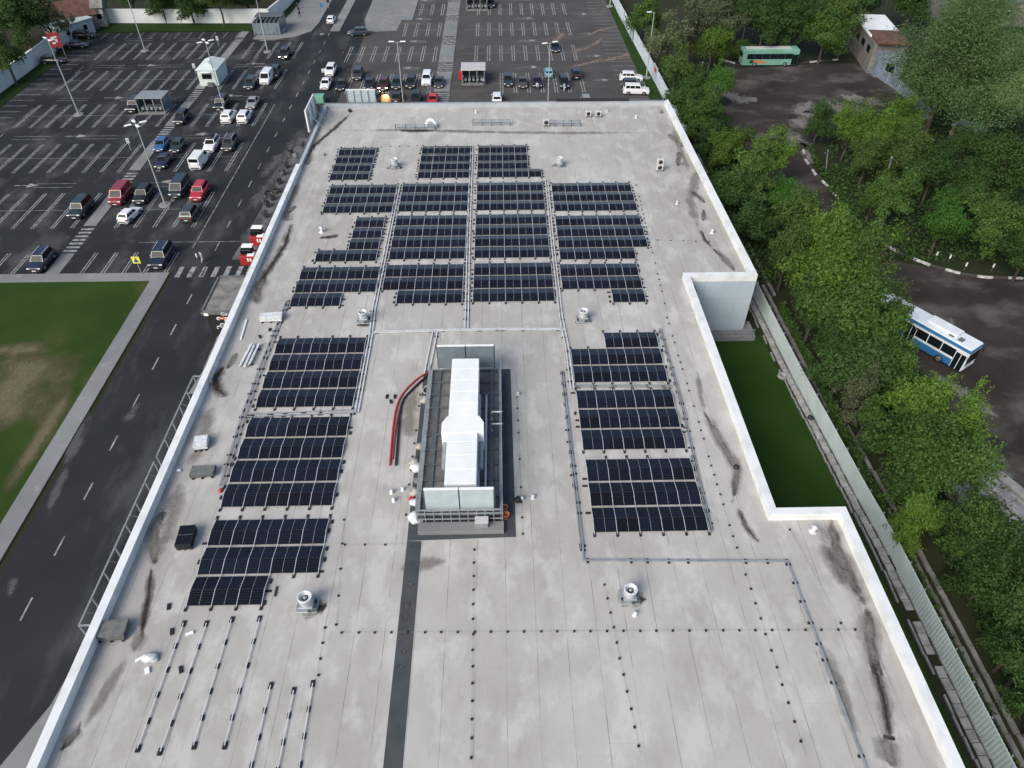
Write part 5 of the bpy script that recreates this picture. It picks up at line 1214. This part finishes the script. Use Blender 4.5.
def car(label, ty, px, py, col, rz=0, on=False, cat='car', extra=None, z=.5, grp='cars parked around the store', at=None):
    p = G(px, py, z) if at is None else Vector(at); p.z = 0
    t = thing('parked_'+('van' if ty == 'van' else 'car'), label, cat, p, grp, rz)
    d = car_meshes(ty); L, W, H, st = TYPES[ty][:4]; pm_ = paint(col)
    put('body', d['body'], t, mt=pm_); put('windscreen', d['windscreen'], t); put('rear_window', d['rear_window'], t)
    put('side_window', d['side1'], t); put('side_window', d['side-1'], t)
    for s in (-1, 1):
        for yy in (-L*.295, L*.295):
            wl = put('wheel', TYM, t, (s*(W/2-.09), yy, .336)); put('rim', RMM, wl, (s*.03, 0, 0), (0, 0, 0 if s > 0 else math.pi))
        put('headlight', d['headlight'], t, (s*W*.36, -L/2+.11, st[1][2]-.12), mt=MT['headlight_on'] if on else None)
        put('taillight', d['taillight'], t, (s*W*.37, L/2-.10, st[-2][2]-.12))
        put('mirror', d['mirror'], t, (s*(W/2+.08), TYPES[ty][4][0]+.45, TYPES[ty][6]+.08), mt=pm_)
    put('number_plate', d['plate'], t, (0, -L/2-.04, .46)); put('number_plate', d['plate'], t, (0, L/2+.04, .6))
    if extra == 'rails':
        m = MB()
        for s in (-1, 1): m.box((s*W*.32, .7, H+.05), (.05, 2.0, .05))
        m.build('roof_rail', MT['alu'], t, origin=(0, 0, 0))
    if extra == 'box': m = MB(); m.box((0, .4, H+.2), (1.0, 1.9, .36), 0, 0, .1); m.build('roof_box', MT['trim'], t, origin=(0, 0, 0))
    if extra == 'door':
        m = MB(); m.box((-W/2-.4, -.45, .75), (.9, .09, .75), 0, R(25), .03); m.build('open_door', pm_, t, origin=(0, 0, 0))
    if extra == 'darkroof': m = MB(); m.box((0, .5, H+.012), (W*.6, 1.7, .03), 0, 0, .01); m.build('roof_panel', MT['trim'], t, origin=(0, 0, 0))
    return t
NAVY, BLK, TEAL, DGR, WHT, RED, MAR, SIL, BLU = (.012, .018, .04), (.010, .011, .013), (.015, .03, .033), (.035, .037, .04), (.70, .72, .73), (.33, .018, .025), (.22, .018, .022), (.24, .25, .26), (.03, .09, .25)
for a in (
 ('navy estate car parked beside the lawn at the left edge', 'suv', 42, 261, NAVY, 0, False, 'car', 'rails'), ('dark teal van like car with bluish windscreen left of the walkway', 'bigsuv', 81, 209, TEAL), ('maroon tall minivan beside the walkway', 'van', 121, 196, MAR, 0, False, 'minivan'),
 ('white hatchback standing askew below the black cars', 'hatch', 130, 215, WHT, R(170)), ('black car right of the maroon minivan', 'suv', 144, 195, BLK), ('dark teal square van between the lamp post and the red car', 'van', 180, 189, TEAL, 0, False, 'van'), ('bright red car with dark windows', 'suv', 200, 192, (.42, .02, .04), 0), ('dark grey car below the red one', 'suv', 191, 213, DGR, R(180)),
 ('large dark navy car with roof rails facing the crossing', 'bigsuv', 162, 257, NAVY, 0, False, 'car', 'rails'), ('blue hatchback beside the zebra walkway', 'hatch', 162, 145, BLU), ('dark green hatchback right of the blue one', 'hatch', 178, 146, TEAL), ('dark navy sedan in front of the blue hatchback', 'sedan', 164, 161, NAVY), ('white car with a black roof box', 'suv', 212, 145, WHT, 0, False, 'car', 'box'), ('dark grey car right of the roof box car', 'suv', 230, 144, DGR, 0, False, 'car', 'rails'), ('small white panel van seen from behind', 'van', 200, 161, WHT, R(178), False, 'van'),
 ('black car alone right of the left walkway', 'suv', 182, 118, BLK), ('black car behind the two white cars', 'bigsuv', 222, 104, BLK), ('white car left of a pair near the road', 'suv', 229, 117, WHT, R(180)), ('white car right of a pair near the road', 'suv', 245, 117, WHT, R(180)), ('silver sedan behind the pair of white cars', 'sedan', 253, 103, SIL, 0), ('dark car left of the white delivery van', 'suv', 251, 84, TEAL), ('white delivery van by the road edge', 'van', 267, 79, WHT, 0, False, 'van'), ('dark car hidden behind the white delivery van', 'suv', 275.5, 73, BLK), ('black car with bright headlights at the end of its row', 'suv', 285, 54.5, BLK, 0, True),
 ('black car by the far corner of the site wall', 'suv', 84, 36, BLK, R(90)), ('dark navy car against the site wall', 'sedan', 77, 45, NAVY, R(95)), ('dark car beside the tall lamp post at the site wall', 'suv', 53, 61, (.014, .02, .02), R(90)), ('black car beside the grey trolley shelter', 'bigsuv', 135.5, 106, BLK),
 ('white car driving away between the islands', 'hatch', 331.5, 20, WHT, R(180)), ('dark blue grey car turning across the top road', 'suv', 358, 33, (.03, .045, .06), R(-80)),
 ('white car with its door open at the lot entrance', 'suv', 331, 71, WHT, 0, False, 'car', 'door'), ('white sedan in front of the open door car', 'sedan', 326, 84, WHT, 0), ('dark sedan right of the two white cars', 'sedan', 341.5, 85, BLK), ('dark car with a pale nose set back in its row', 'suv', 358, 75, DGR, 0), ('black car left of the one with headlights on', 'sedan', 369.5, 84, BLK), ('dark car with red paint and its headlights on behind the parapet', 'suv', 384, 85, (.05, .012, .012), 0, True), ('dark blue grey car right of the lit one', 'suv', 397, 84, (.02, .024, .03)), ('black car next to the white one in the far row', 'suv', 411, 83, BLK), ('white car in the far row left of the walkway', 'bigsuv', 427, 80, WHT, 0), ('dark grey car beside the far walkway', 'sedan', 439, 82.5, DGR),
 ('dark teal car first right of the trolley shelter', 'suv', 508, 81, TEAL), ('brown grey car second right of the trolley shelter', 'sedan', 522.5, 82.5, (.06, .05, .045)), ('dark purple car with a person behind it', 'sedan', 537, 82, (.02, .012, .03)), ('pale turquoise car set back in the row', 'hatch', 548.5, 73, (.16, .36, .42), R(180)), ('dark car with a white front and a person beside it', 'suv', 564, 83, BLK), ('black car in the middle of the far lot, last of its row', 'suv', 575.5, 74, BLK, R(180)), ('black car alone on the bare bays', 'sedan', 555, 47.5, BLK), ('dark car at the top beside the second shelter', 'suv', 491, 4, BLK),
 ('white car turned sideways at the right edge, farther one', 'suv', 631, 78, WHT, R(85)), ('dark car turned sideways between two white ones', 'suv', 633, 85, DGR, R(85)), ('white car turned sideways at the right edge, nearer one', 'bigsuv', 636, 91, WHT, R(85)),
 ('bright red car just showing over the far parapet', 'sedan', 433, 100, (.5, .02, .025), 0), ('black car with pale sides half hidden by the far parapet', 'suv', 416, 99, BLK), ('white car half hidden behind the far parapet', 'suv', 497, 99, WHT, R(180)), ('pale car roof barely showing over the far parapet on the right', 'hatch', 586, 102, SIL), ('dark car just right of the headlight glow behind the parapet', 'sedan', 397, 97, BLK, R(180)), ('dark car behind the blue grey edge sign', 'sedan', 377, 97, BLK, R(180)),
): car(*a)
# the headlights of the lit car throw a warm pool on the ground
for s in (-1, 1):
    p = G(384, 85, .5); ld = bpy.data.lights.new('headlight_beam', 'SPOT'); ld.energy = 4500; ld.spot_size = R(46); ld.spot_blend = .8; ld.color = (1, .56, .22); ld.shadow_soft_size = .08
    lo_ = bpy.data.objects.new('headlight_beam', ld); COL.objects.link(lo_); lo_.location = (p.x+s*.65, p.y-2.5, .9); lo_.rotation_euler = (R(68), 0, R(180))

def bus(label, px, py, rz, L, main, stripe, kind, hh=3.05):
    p = G(px, py, 1.0); p.z = 0; t = thing('bus', label, 'bus', p, None, rz); W = 2.5; O = (0, 0, 0); w = W/2
    m = MB(); m.box((0, 0, .35+hh/2), (W, L, hh), 0, 0, .14); m.build('body', main, t, origin=O)
    m = MB(); m.box((0, 0, .52 if kind != 'city' else .85), (W+.02, L-.25, .3 if kind != 'city' else .95), 0, 0, .05); m.build('skirt', stripe, t, origin=O)
    if kind == 'city': m = MB(); m.box((0, 0, .35+hh-.30), (W+.05, L+.05, .42), 0, 0, .06); m.build('roof_band', stripe, t, origin=O)
    nW = 6; seg = (L-2.2)/nW
    for s in (-1, 1):
        for k in range(nW):
            m = MB(); m.box((s*(w+.005), -L/2+1.3+seg*(k+.5), 2.1), (.03, seg-(.1 if kind == 'city' else .03), 1.05), 0, 0, .01); m.build('window', MT['glass'], t, origin=O)
    m = MB(); m.box((0, -L/2-.005, 2.0), (W*.88, .04, 1.5), 0, 0, .01); m.build('windscreen', MT['glass'], t, origin=O)
    m = MB(); m.box((0, L/2+.005, 2.3), (W*.8, .04, .9), 0, 0, .01); m.build('rear_window', MT['glass'], t, origin=O)
    for k in (-L/2+.7, L*.05, L*.36) if kind == 'city' else (-L/2+.75,):
        m = MB(); m.box((-(w+.012), k, 1.45), (.05, 1.15, 2.0), 0, 0, .01); m.build('door', MT['glass'], t, origin=O)
        for e in (-.6, 0, .6): m = MB(); m.box((-(w+.04), k+e, 1.45), (.04, .06, 2.0)); m.build('door_frame', MT['lamp'] if kind == 'city' else MT['trim'], t, origin=O)
    for s in (-1, 1):
        for yy in (-L*.28, L*.26):
            q = put('wheel', TYM, t, (s*(w-.10), yy, .5)); q.scale = (1.3, 1.48, 1.48); put('rim', RMM, q, (s*.03, 0, 0), (0, 0, 0 if s > 0 else math.pi))
        m = MB(); m.box((s*.85, -L/2-.03, .75), (.35, .06, .18), 0, 0, .02); m.build('headlight', MT['headlight'], t, origin=O)
        m = MB(); m.box((s*1.0, L/2+.03, .95), (.2, .05, .4), 0, 0, .02); m.build('taillight', MT['tail'], t, origin=O)
        m = MB(); m.box((s*(w+.2), -L/2-.15, 2.4), (.22, .14, .45), 0, 0, .03); m.build('mirror', MT['trim'], t, origin=O)
    if kind == 'city':
        m = MB(); m.box((.2, -L/2+4.0, .35+hh+.14), (1.5, 3.6, .28), 0, 0, .06); m.build('roof_unit', MT['buswhite'], t, origin=O)
        for yy in (-L/2+1.7, -L/2+2.7, L*.2): m = MB(); m.box((-.4 if yy < 0 else .1, yy, .35+hh+.04), (.7, .55, .08)); m.build('roof_hatch', MT['pallet'], t, origin=O)
    else:
        m = MB(); m.box((0, .5, .35+hh+.06), (1.5, L*.8, .12), 0, 0, .04); m.build('roof_unit', MT['roofpale'], t, origin=O)
        m = MB()
        for s in (-1, 1): m.box((s*(w+.012), L*.22, 1.15), (.02, 1.6, .5)); m.box((s*(w+.014), L*.13, .95), (.02, 1.6, .25))
        m.build('orange_mark', MT['orange'], t, origin=O)
        m = MB()
        for s in (-1, 1): m.box((s*(w+.015), L*.33, 1.1), (.02, .8, .6))
        m.build('green_mark', MT['verge'], t, origin=O)
    return t
bus('pale green coach with dark windows and orange mark parked in the yard', 768, 60, R(90), 11.6, MT['busgreen'], MT['busgreen'], 'coach')
q1, q2 = G(975, 345, 3.4), G(893, 300, 3.4); dv = (q2-q1); 
bt = bus('white and blue city bus half hidden by trees', 918, 340, math.atan2(dv.y, dv.x)-math.pi/2, 12.0, MT['buswhite'], MT['busblue'], 'city'); 
ctr = q1+dv.normalized()*5.6; bt.location = (ctr.x, ctr.y, 0)

# ------------------------------------------------------------------ people
def person(label, px, py, top, leg, rz=0, pose=0, hand=None):
    p = G(px, py); t = thing('person', label, 'person', p, None, rz)
    V = [(0, 0, .95), (0, 0, 1.2), (0, 0, 1.42), (0, 0, 1.52), (0, -.02, 1.66), (.19, 0, 1.42), (.27, -.05, 1.12), (.25, -.22, .9), (-.19, 0, 1.42), (-.27, .04, 1.12), (-.26, -.1, .88),
         (.1, 0, .9), (.12, -.1-.1*pose, .5), (.12, .0-.16*pose, .08), (.12, -.14-.16*pose, .04), (-.1, 0, .9), (-.12, .02+.12*pose, .5), (-.12, .1+.2*pose, .08), (-.12, -.04+.2*pose, .04)]
    E_ = [(0, 1), (1, 2), (2, 3), (3, 4), (2, 5), (5, 6), (6, 7), (2, 8), (8, 9), (9, 10), (0, 11), (11, 12), (12, 13), (13, 14), (0, 15), (15, 16), (16, 17), (17, 18)]
    RD = [.15, .145, .15, .06, .10, .075, .05, .04, .075, .05, .04, .095, .07, .045, .04, .095, .07, .045, .04]
    me = bpy.data.meshes.new('body'); me.from_pydata(V, E_, []); o = bpy.data.objects.new('body', me); COL.objects.link(o)
    md = o.modifiers.new('s', 'SKIN')
    for i, sv in enumerate(me.skin_vertices[0].data): sv.radius = (RD[i], RD[i]*.8); sv.use_root = (i == 0)
    o.modifiers.new('u', 'SUBSURF').levels = 1
    dg = bpy.context.evaluated_depsgraph_get(); m2 = bpy.data.meshes.new_from_object(o.evaluated_get(dg)); o.modifiers.clear(); o.data = m2
    m2.materials.clear()
    for q in (top, leg, MT['skin'], MT['trim']): m2.materials.append(q)
    for f in m2.polygons:
        c = f.center; f.use_smooth = True
        f.material_index = 2 if c.z > 1.5 or (c.z < 1.0 and abs(c.x) > .2) else (0 if c.z > .95 else (3 if c.z < .1 else 1))
    o.parent = t
    h = MB(); h.blob((0, .01, 1.71), (.105, .115, .08), 2, 0, 10, 6, .03); h.build('hair', MT['bark'], t, origin=(0, 0, 0)); return t
CL = {k: mat('cloth_'+k, c, .85) for k, c in (('white', (.6, .62, .63)), ('pale_blue', (.35, .42, .48)), ('dark', (.02, .02, .024)), ('purple', (.12, .07, .22)), ('jeans', (.05, .07, .11)), ('teal', (.2, .45, .42)))}
person('person in a white top crossing by the red kiosks, left one', 199, 263, CL['white'], CL['jeans'], R(120), 1); person('person in a pale blue top beside the kiosks, right one', 203, 262, CL['pale_blue'], CL['white'], R(150), 1)
for k, (x, y, l) in enumerate(((298, 10, 'person in dark clothes on the corner pavement, farthest of three'), (299.5, 14, 'person in dark clothes on the corner pavement, middle of three'), (300, 18, 'person in dark clothes on the corner pavement, nearest of three'))): person(l, x, y, CL['dark'], CL['dark'], R(20*k), 1)
person('person in dark clothes walking behind the far left row', 344.5, 60, CL['dark'], CL['dark'], 0, 1); person('person in white and purple behind the dark purple car', 537, 91, CL['white'], CL['purple'], R(10)); person('person in a teal top beside the dark car with white front', 564, 92, CL['teal'], CL['white'], R(-30)); person('person in a white top at the side of the trolley shelter', 484, 86, CL['white'], CL['dark'], R(60))
person('person in dark clothes at the side of the open door car', 350, 78, CL['dark'], CL['dark'], R(90), 1)
for l, x, y in (('dark road sign on the island at the top', 329, 8), ('blue road sign on the traffic island', 323, 14)):
    p = G(x, y); t = thing('road_sign', l, 'road sign', p); m_ = MB(); m_.tube([p, p+Vector((0, 0, 2.4))], .05, 6); m_.build('pole', MT['pole'], t); m_ = MB(); m_.box(p+Vector((0, -.06, 2.0)), (.7, .05, .9 if 'blue' in l else 1.6), 0, 0, .02); m_.build('board', MT['busblue'] if 'blue' in l else MT['trim'], t)

# ------------------------------------------------------------------ trees
def crown_mesh(seed, kind):
    """limb by limb: each limb carries clumps of leaves, feathered at their outer ends"""
    rr = random.Random(seed); m = MB(); cl = []
    nL, per, n_, lr = {'round': (9, 5, 13000, .044), 'broad': (11, 5, 15000, .042), 'airy': (8, 4, 8000, .040), 'willow': (22, 8, 42000, .0165), 'shrub': (6, 4, 4500, .07)}[kind]
    lean = Vector((rr.uniform(-.18, .18), rr.uniform(-.18, .18), 0))
    for L in range(nL):
        a = L*2.4+rr.uniform(-.5, .5); el = rr.uniform(-1.0, 1.45) if L else 1.5
        reach = rr.uniform(.62, 1.08)*(1.0 if el < 1 else rr.uniform(.8, 1.15))
        d = Vector((math.cos(a)*math.cos(el), math.sin(a)*math.cos(el), math.sin(el)))
        if kind == 'broad': d.z *= .8
        for k in range(per):
            f = (k+.6)/per
            q = d*reach*(.25+.68*f)+Vector((rr.gauss(0, .11), rr.gauss(0, .11), rr.gauss(0, .09)))+lean*f
            cl.append((q, rr.uniform(.15, .30)*(1.1-.35*f)*(.72 if kind == 'willow' else 1)*(.85 if kind == 'airy' else 1.05), d))
    tot = sum(r**2 for _, r, _ in cl)
    for q, r, ld_ in cl:
        ax_ = Vector((1+rr.uniform(-.25, .35), 1+rr.uniform(-.25, .35), .8+rr.uniform(-.2, .25)))
        tw = [(Vector((rr.gauss(0, 1), rr.gauss(0, 1), rr.gauss(.25, .8))).normalized()+ld_*.6).normalized() for _ in range(7)]
        for j in range(int(n_*r*r/tot)):
            if rr.random() < .30:
                t_ = rr.choice(tw); u0 = rr.uniform(.5, 1.65); d = t_; p = q+t_*r*u0+Vector((rr.gauss(0, 1), rr.gauss(0, 1), rr.gauss(0, 1)))*r*.13
            else:
                while True:
                    d = Vector((rr.uniform(-1, 1), rr.uniform(-1, 1), rr.uniform(-1, 1)))
                    if .05 < d.length < 1: break
                l0 = d.length; d = d.normalized(); rad = r*(l0**.5)*rr.uniform(.75, 1.2)
                p = q+Vector((d.x*rad*ax_.x, d.y*rad*ax_.y, d.z*rad*ax_.z))
            if kind == 'willow': p.z -= rr.random()**2*.16
            nn = (d*.6+ld_*.35+Vector((rr.gauss(0, .6), rr.gauss(0, .6), rr.gauss(0, .5)+.35))).normalized()
            u = nn.cross(Vector((rr.gauss(0, 1), rr.gauss(0, 1), rr.gauss(0, 1)))).normalized(); v = nn.cross(u)
            s = lr*rr.uniform(.5, 1.3)
            m.face([p-u*s*.8, p+v*s*.45, p+u*s*.8, p-v*s*.45])
    return m.mesh('crown_leaves', [LEAF['mid']])
CROWN = {k: [crown_mesh(i*31+hash_, k) for i in range(nv)] for k, nv, hash_ in (('round', 5, 1), ('broad', 5, 2), ('airy', 4, 3), ('willow', 3, 4), ('shrub', 2, 5))}
def trunk_mesh(seed):
    rr = random.Random(seed); m = MB()
    m.tube([(0, 0, 0), (.03, .02, .4), (-.02, .03, .8), (.02, 0, 1.15)], .052, 8, 0, .024)
    for k in range(7):
        a = rr.uniform(0, 6.28); z = rr.uniform(.45, 1.0); L = rr.uniform(.35, .6)
        m.tube([(0, 0, z), (math.cos(a)*L*.5, math.sin(a)*L*.5, z+L*.3), (math.cos(a)*L, math.sin(a)*L, z+L*.7)], .022, 5, 0, .007)
    return m.mesh('trunk_limbs', [MT['bark']])
TRUNK = [trunk_mesh(k) for k in range(3)]
NT_ = [0]
def tree(label, px, py, hc, r, kind, tint, name='tree', flat=.9, group='trees around the store'):
    """crown centre seen at px, py standing hc above the ground; crown radius r in metres"""
    c = G(px, py, hc); t = thing(name, label, 'shrub' if name == 'shrub' else 'tree', (c.x, c.y, 0), group, random.uniform(0, 6.28))
    i = NT_[0]; NT_[0] += 1; ms = CROWN[kind]
    o = put('crown', ms[i % len(ms)], t, (0, 0, hc), (0, 0, 0), LEAF[tint]); rz_ = max(r*flat, hc*.86); o.scale = (r*random.uniform(1.08, 1.25), r*random.uniform(1.08, 1.25), rz_)
    tk_ = put('trunk', TRUNK[i % 3], t); tk_.scale = (r*.8+1.2, r*.8+1.2, hc)
    return t
S = 'beside the right fence'
for a in (
 # belt along the right of the store, far to near
 ('pale grey green tree at the top of the blue fence, nearest the lamp', 668, 42, 7, 4.6, 'airy', 'pale'), ('pale loose tree second from the blue fence at the top', 694, 30, 7.5, 5.0, 'airy', 'pale'), ('green tree touching the top edge by the blue fence', 648, 12, 6.5, 4.2, 'round', 'mid'), ('grey green tree above the short pole', 722, 22, 7, 5.0, 'airy', 'pale'),
 ('olive tree between the blue fence and the short pole', 676, 72, 6.5, 4.2, 'airy', 'olive'), ('yellow green leaning tree beside the short pole', 712, 47, 5.5, 3.2, 'round', 'yellow'), ('light green tree left of the tall yard pole', 716, 84, 4.5, 2.8, 'round', 'bright'), ('dark green tree right of the white sideways cars', 688, 100, 5.5, 4.0, 'broad', 'dark'), ('mid green tree behind the far right roof corner', 700, 122, 5.0, 3.4, 'round', 'mid'),
 ('dark tree below the tall yard pole', 718, 140, 5, 3.6, 'broad', 'dark'), ('yellow green tree nearest the far right roof corner', 728, 152, 5.0, 3.0, 'round', 'yellow'), ('yellowish tree with pointed tops at the yard edge', 762, 160, 6.0, 3.6, 'airy', 'yellow'), ('yellowish tree at the yard entrance, right of its pointed neighbour', 778, 158, 5.5, 2.5, 'airy', 'yellow'), ('olive tree under the yellowish pair', 752, 180, 5.0, 3.6, 'round', 'olive'), ('bright green bushy tree at the yard entrance', 786, 193, 4.0, 2.5, 'broad', 'bright'), ('dark tree beside the parapet opposite the condenser', 735, 192, 4.6, 3.4, 'broad', 'dark'), ('dark green tree against the parapet above the notch', 748, 222, 4.4, 3.2, 'round', 'dark'),
 ('light green tree above the big yellowish one by the fence', 800, 214, 6, 3.3, 'round', 'olive'), ('olive thin tree left of the big light tree', 790, 250, 6.0, 3.0, 'airy', 'olive'), ('big light yellow green tree in the middle of the right belt', 836, 240, 7.5, 4.8, 'broad', 'yellow'), ('light yellow green tree directly below the biggest one', 826, 278, 7.5, 4.4, 'broad', 'yellow'), ('bright tree at the kerb of the yard opposite the bus', 862, 268, 6.0, 3.4, 'airy', 'olive'), ('mid green tree left of the half hidden bus', 850, 318, 7.0, 4.6, 'broad', 'mid'), ('dark green tree beside the fence below the light trees', 815, 312, 5.0, 2.8, 'round', 'dark'), ('mid green tree leaning over the rear of the bus', 886, 318, 6.0, 2.3, 'airy', 'mid'), ('dark olive tree below the bus door', 884, 352, 5.5, 2.7, 'airy', 'mid'), ('green tree in front of the bus, by the yard', 897, 378, 4.6, 2.6, 'round', 'mid'), ('dark green tree by the old kerbs left of the bus', 862, 372, 5.5, 3.6, 'broad', 'dark'), ('small dark tree along the fence by the lawn ring', 836, 355, 4.2, 2.4, 'round', 'dark'), ('bare looking grey green tree by the old kerbs', 858, 398, 4.2, 2.4, 'airy', 'pale'),
 ('bright yellow green tree in front of the beam stack, left crown', 925, 412, 6, 3.0, 'broad', 'yellow'), ('bright yellow green tree in front of the beam stack, right crown', 958, 424, 5.5, 2.7, 'round', 'yellow'), ('large mid green tree below the bright pair', 915, 455, 6.0, 4.0, 'broad', 'mid'), ('mid green tree left of the beam stack', 945, 470, 5.5, 3.4, 'round', 'mid'), ('dark green tree beside the fence opposite the notch lawn', 896, 440, 4.2, 2.3, 'round', 'dark'), ('small green tree by the old kerbs above the notch', 866, 418, 3.2, 1.4, 'shrub', 'mid'), ('dark tree by the old kerbs opposite the notch corner', 914, 486, 4.0, 2.2, 'broad', 'dark'),
 ('small yellow green tree beside the fence near the notch corner', 916, 517, 4.5, 1.9, 'round', 'yellow'), ('dark tree right of the small yellow green one', 975, 528, 5.0, 2.9, 'broad', 'mid'), ('dark green tree at the near end of the beam stack', 995, 545, 5.5, 3.2, 'broad', 'dark'), ('dark tree at the right edge below the beam stack', 1030, 585, 5.0, 3.0, 'round', 'dark'), ('dark green tree close to the fence in the near right', 992, 572, 4.2, 2.4, 'round', 'dark'), ('dark tree at the right edge, third from the bottom', 1012, 612, 4.6, 2.6, 'broad', 'dark'), ('dark tree at the right edge, second from the bottom', 1034, 660, 4.4, 2.5, 'round', 'dark'), ('lowest dark tree at the bottom right corner', 1052, 712, 4.2, 2.4, 'broad', 'dark'), ('dark tree just outside the near fence line', 1016, 648, 3.6, 1.9, 'round', 'dark'), ('dark tree past the right edge of the photo near the bottom', 1045, 630, 5, 3.0, 'round', 'dark'),
 # top right background
 ('dark green tree behind the green coach, left', 765, 20, 7, 5.5, 'broad', 'dark'), ('dark green tree behind the green coach, middle', 800, 22, 7, 5.5, 'broad', 'dark'), ('mid green tree left of the yard building', 828, 28, 7, 5.0, 'broad', 'mid'), ('light tree at the corner of the yard building', 838, 12, 8, 5.0, 'round', 'olive'), ('dark low tree left of the coach rear', 742, 50, 2.2, 2.6, 'broad', 'mid'), ('dark tree at the top behind the pole', 742, 6, 7, 5.0, 'round', 'dark'), ('dark tree at the top between coach and building', 785, 3, 8, 5.5, 'broad', 'dark'), ('grey green tree at the top, left of the yard pole', 718, 2, 8, 5.5, 'airy', 'pale'), ('dark background tree above the yard building', 868, -4, 8, 6, 'broad', 'dark'), ('dark background tree above the workshops', 915, -6, 8, 6, 'broad', 'dark'),
 # island trees
 ('dark small tree at the left tip of the island', 821, 118, 4.5, 2.6, 'round', 'dark'), ('yellow green tree on the island behind the kerb', 850, 132, 5, 3.0, 'round', 'yellow'), ('light green tree on the island, above the grey pole', 880, 128, 5.5, 3.8, 'broad', 'yellow'), ('olive tree in the middle of the island', 868, 158, 4.5, 2.9, 'round', 'olive'), ('olive tree left of the grey island pole', 905, 150, 5.5, 3.8, 'round', 'olive'), ('dark green tree right of the grey island pole', 935, 172, 5.5, 4.0, 'broad', 'dark'), ('green tree at the kerb below the grey island pole', 893, 200, 4.5, 3.2, 'round', 'mid'), ('bright green tree alone at the curved kerb', 945, 222, 5.0, 3.4, 'round', 'bright'), ('dark green tree at the right edge above the kerb', 1000, 225, 5.2, 3.8, 'round', 'mid'), ('large dark tree at the right edge behind the island', 1000, 168, 6.5, 5.2, 'broad', 'dark'), ('dark tree between the bright one and the big dark one', 968, 190, 5.0, 3.6, 'round', 'dark'), ('yellowish tree under the willow', 905, 118, 5.0, 3.4, 'airy', 'yellow'), ('dark tree at the right edge under the large dark one', 1030, 250, 4.5, 3.5, 'broad', 'dark'), ('dark tree below the willow crown', 965, 148, 4.5, 3.4, 'round', 'dark'), ('mid green tree left of the bright one at the kerb', 872, 206, 3.2, 1.8, 'airy', 'mid'),
 # top left
 ('dark green tree at the top left corner of the photo', 18, 18, 8, 5.5, 'broad', 'dark'), ('grey green tree left of the small red roofed house', 42, 12, 8, 5.0, 'airy', 'pale'), ('dark tree behind the white wall at the far left edge', 0, 48, 7, 4.8, 'airy', 'olive'), ('dark tree at the top left edge, higher up', -8, 10, 8, 5, 'broad', 'dark'), ('dark tree behind the top wall, left', 160, 0, 5, 4.5, 'broad', 'dark'), ('dark tree behind the top wall, middle', 188, 1, 5, 4.2, 'round', 'dark'), ('light topped tree behind the top wall', 218, 0, 5.5, 4.6, 'round', 'olive'), ('dark tree behind the top wall, right', 245, -6, 5, 4.4, 'broad', 'dark'), ('dark tree behind the top wall next to the pale house', 130, -6, 5, 4.5, 'broad', 'dark'),
): tree(*a)
for a in (('huge grey green willow filling the top right', 952, 66, 12, 11.5, 'willow', 'willow'), ('tall willow right of the huge one at the edge', 1008, 80, 11, 9, 'willow', 'willow'), ('willow top above the huge one at the top edge', 985, 22, 13, 8.0, 'willow', 'willow')): tree(*a, name='willow_tree', flat=1.0)
# low undergrowth nobody could count
ug = MB(); rr = random.Random(12)
def scatter(m, poly_fn, n_, s0, s1):
    for k in range(n_):
        x, y = poly_fn(); h = abs(rr.gauss(0, .45))
        nn = Vector((rr.gauss(0, 1), rr.gauss(0, 1), rr.gauss(.6, 1))).normalized(); u = nn.cross(Vector((rr.gauss(0, 1), rr.gauss(0, 1), 1))).normalized(); v = nn.cross(u); s = rr.uniform(s0, s1); p = Vector((x, y, .05+h))
        m.face([p-u*s, p+v*s*.55, p+u*s, p-v*s*.55])
scatter(ug, lambda: (rr.choice((rr.uniform(33.8, 34.4), rr.uniform(37.2, 46))), rr.uniform(8, 70)), 26000, .12, .3)
def inside(x, y):
    r_ = False
    for i in range(len(yp)):
        a, b = yp[i-1], yp[i]
        if (a[1] > y) != (b[1] > y) and x < (b[0]-a[0])*(y-a[1])/(b[1]-a[1])+a[0]: r_ = not r_
    return r_
def belt():
    while True:
        x, y = rr.uniform(33, 52), rr.uniform(75, 150)
        if not inside(x, y): return x, y
scatter(ug, belt, 14000, .15, .35)
def isl():
    a = G(rr.uniform(830, 1030), rr.uniform(100, 262)); return a.x, a.y
scatter(ug, isl, 12000, .15, .35)
ug.build('undergrowth', LEAF['dark'], kind='stuff')
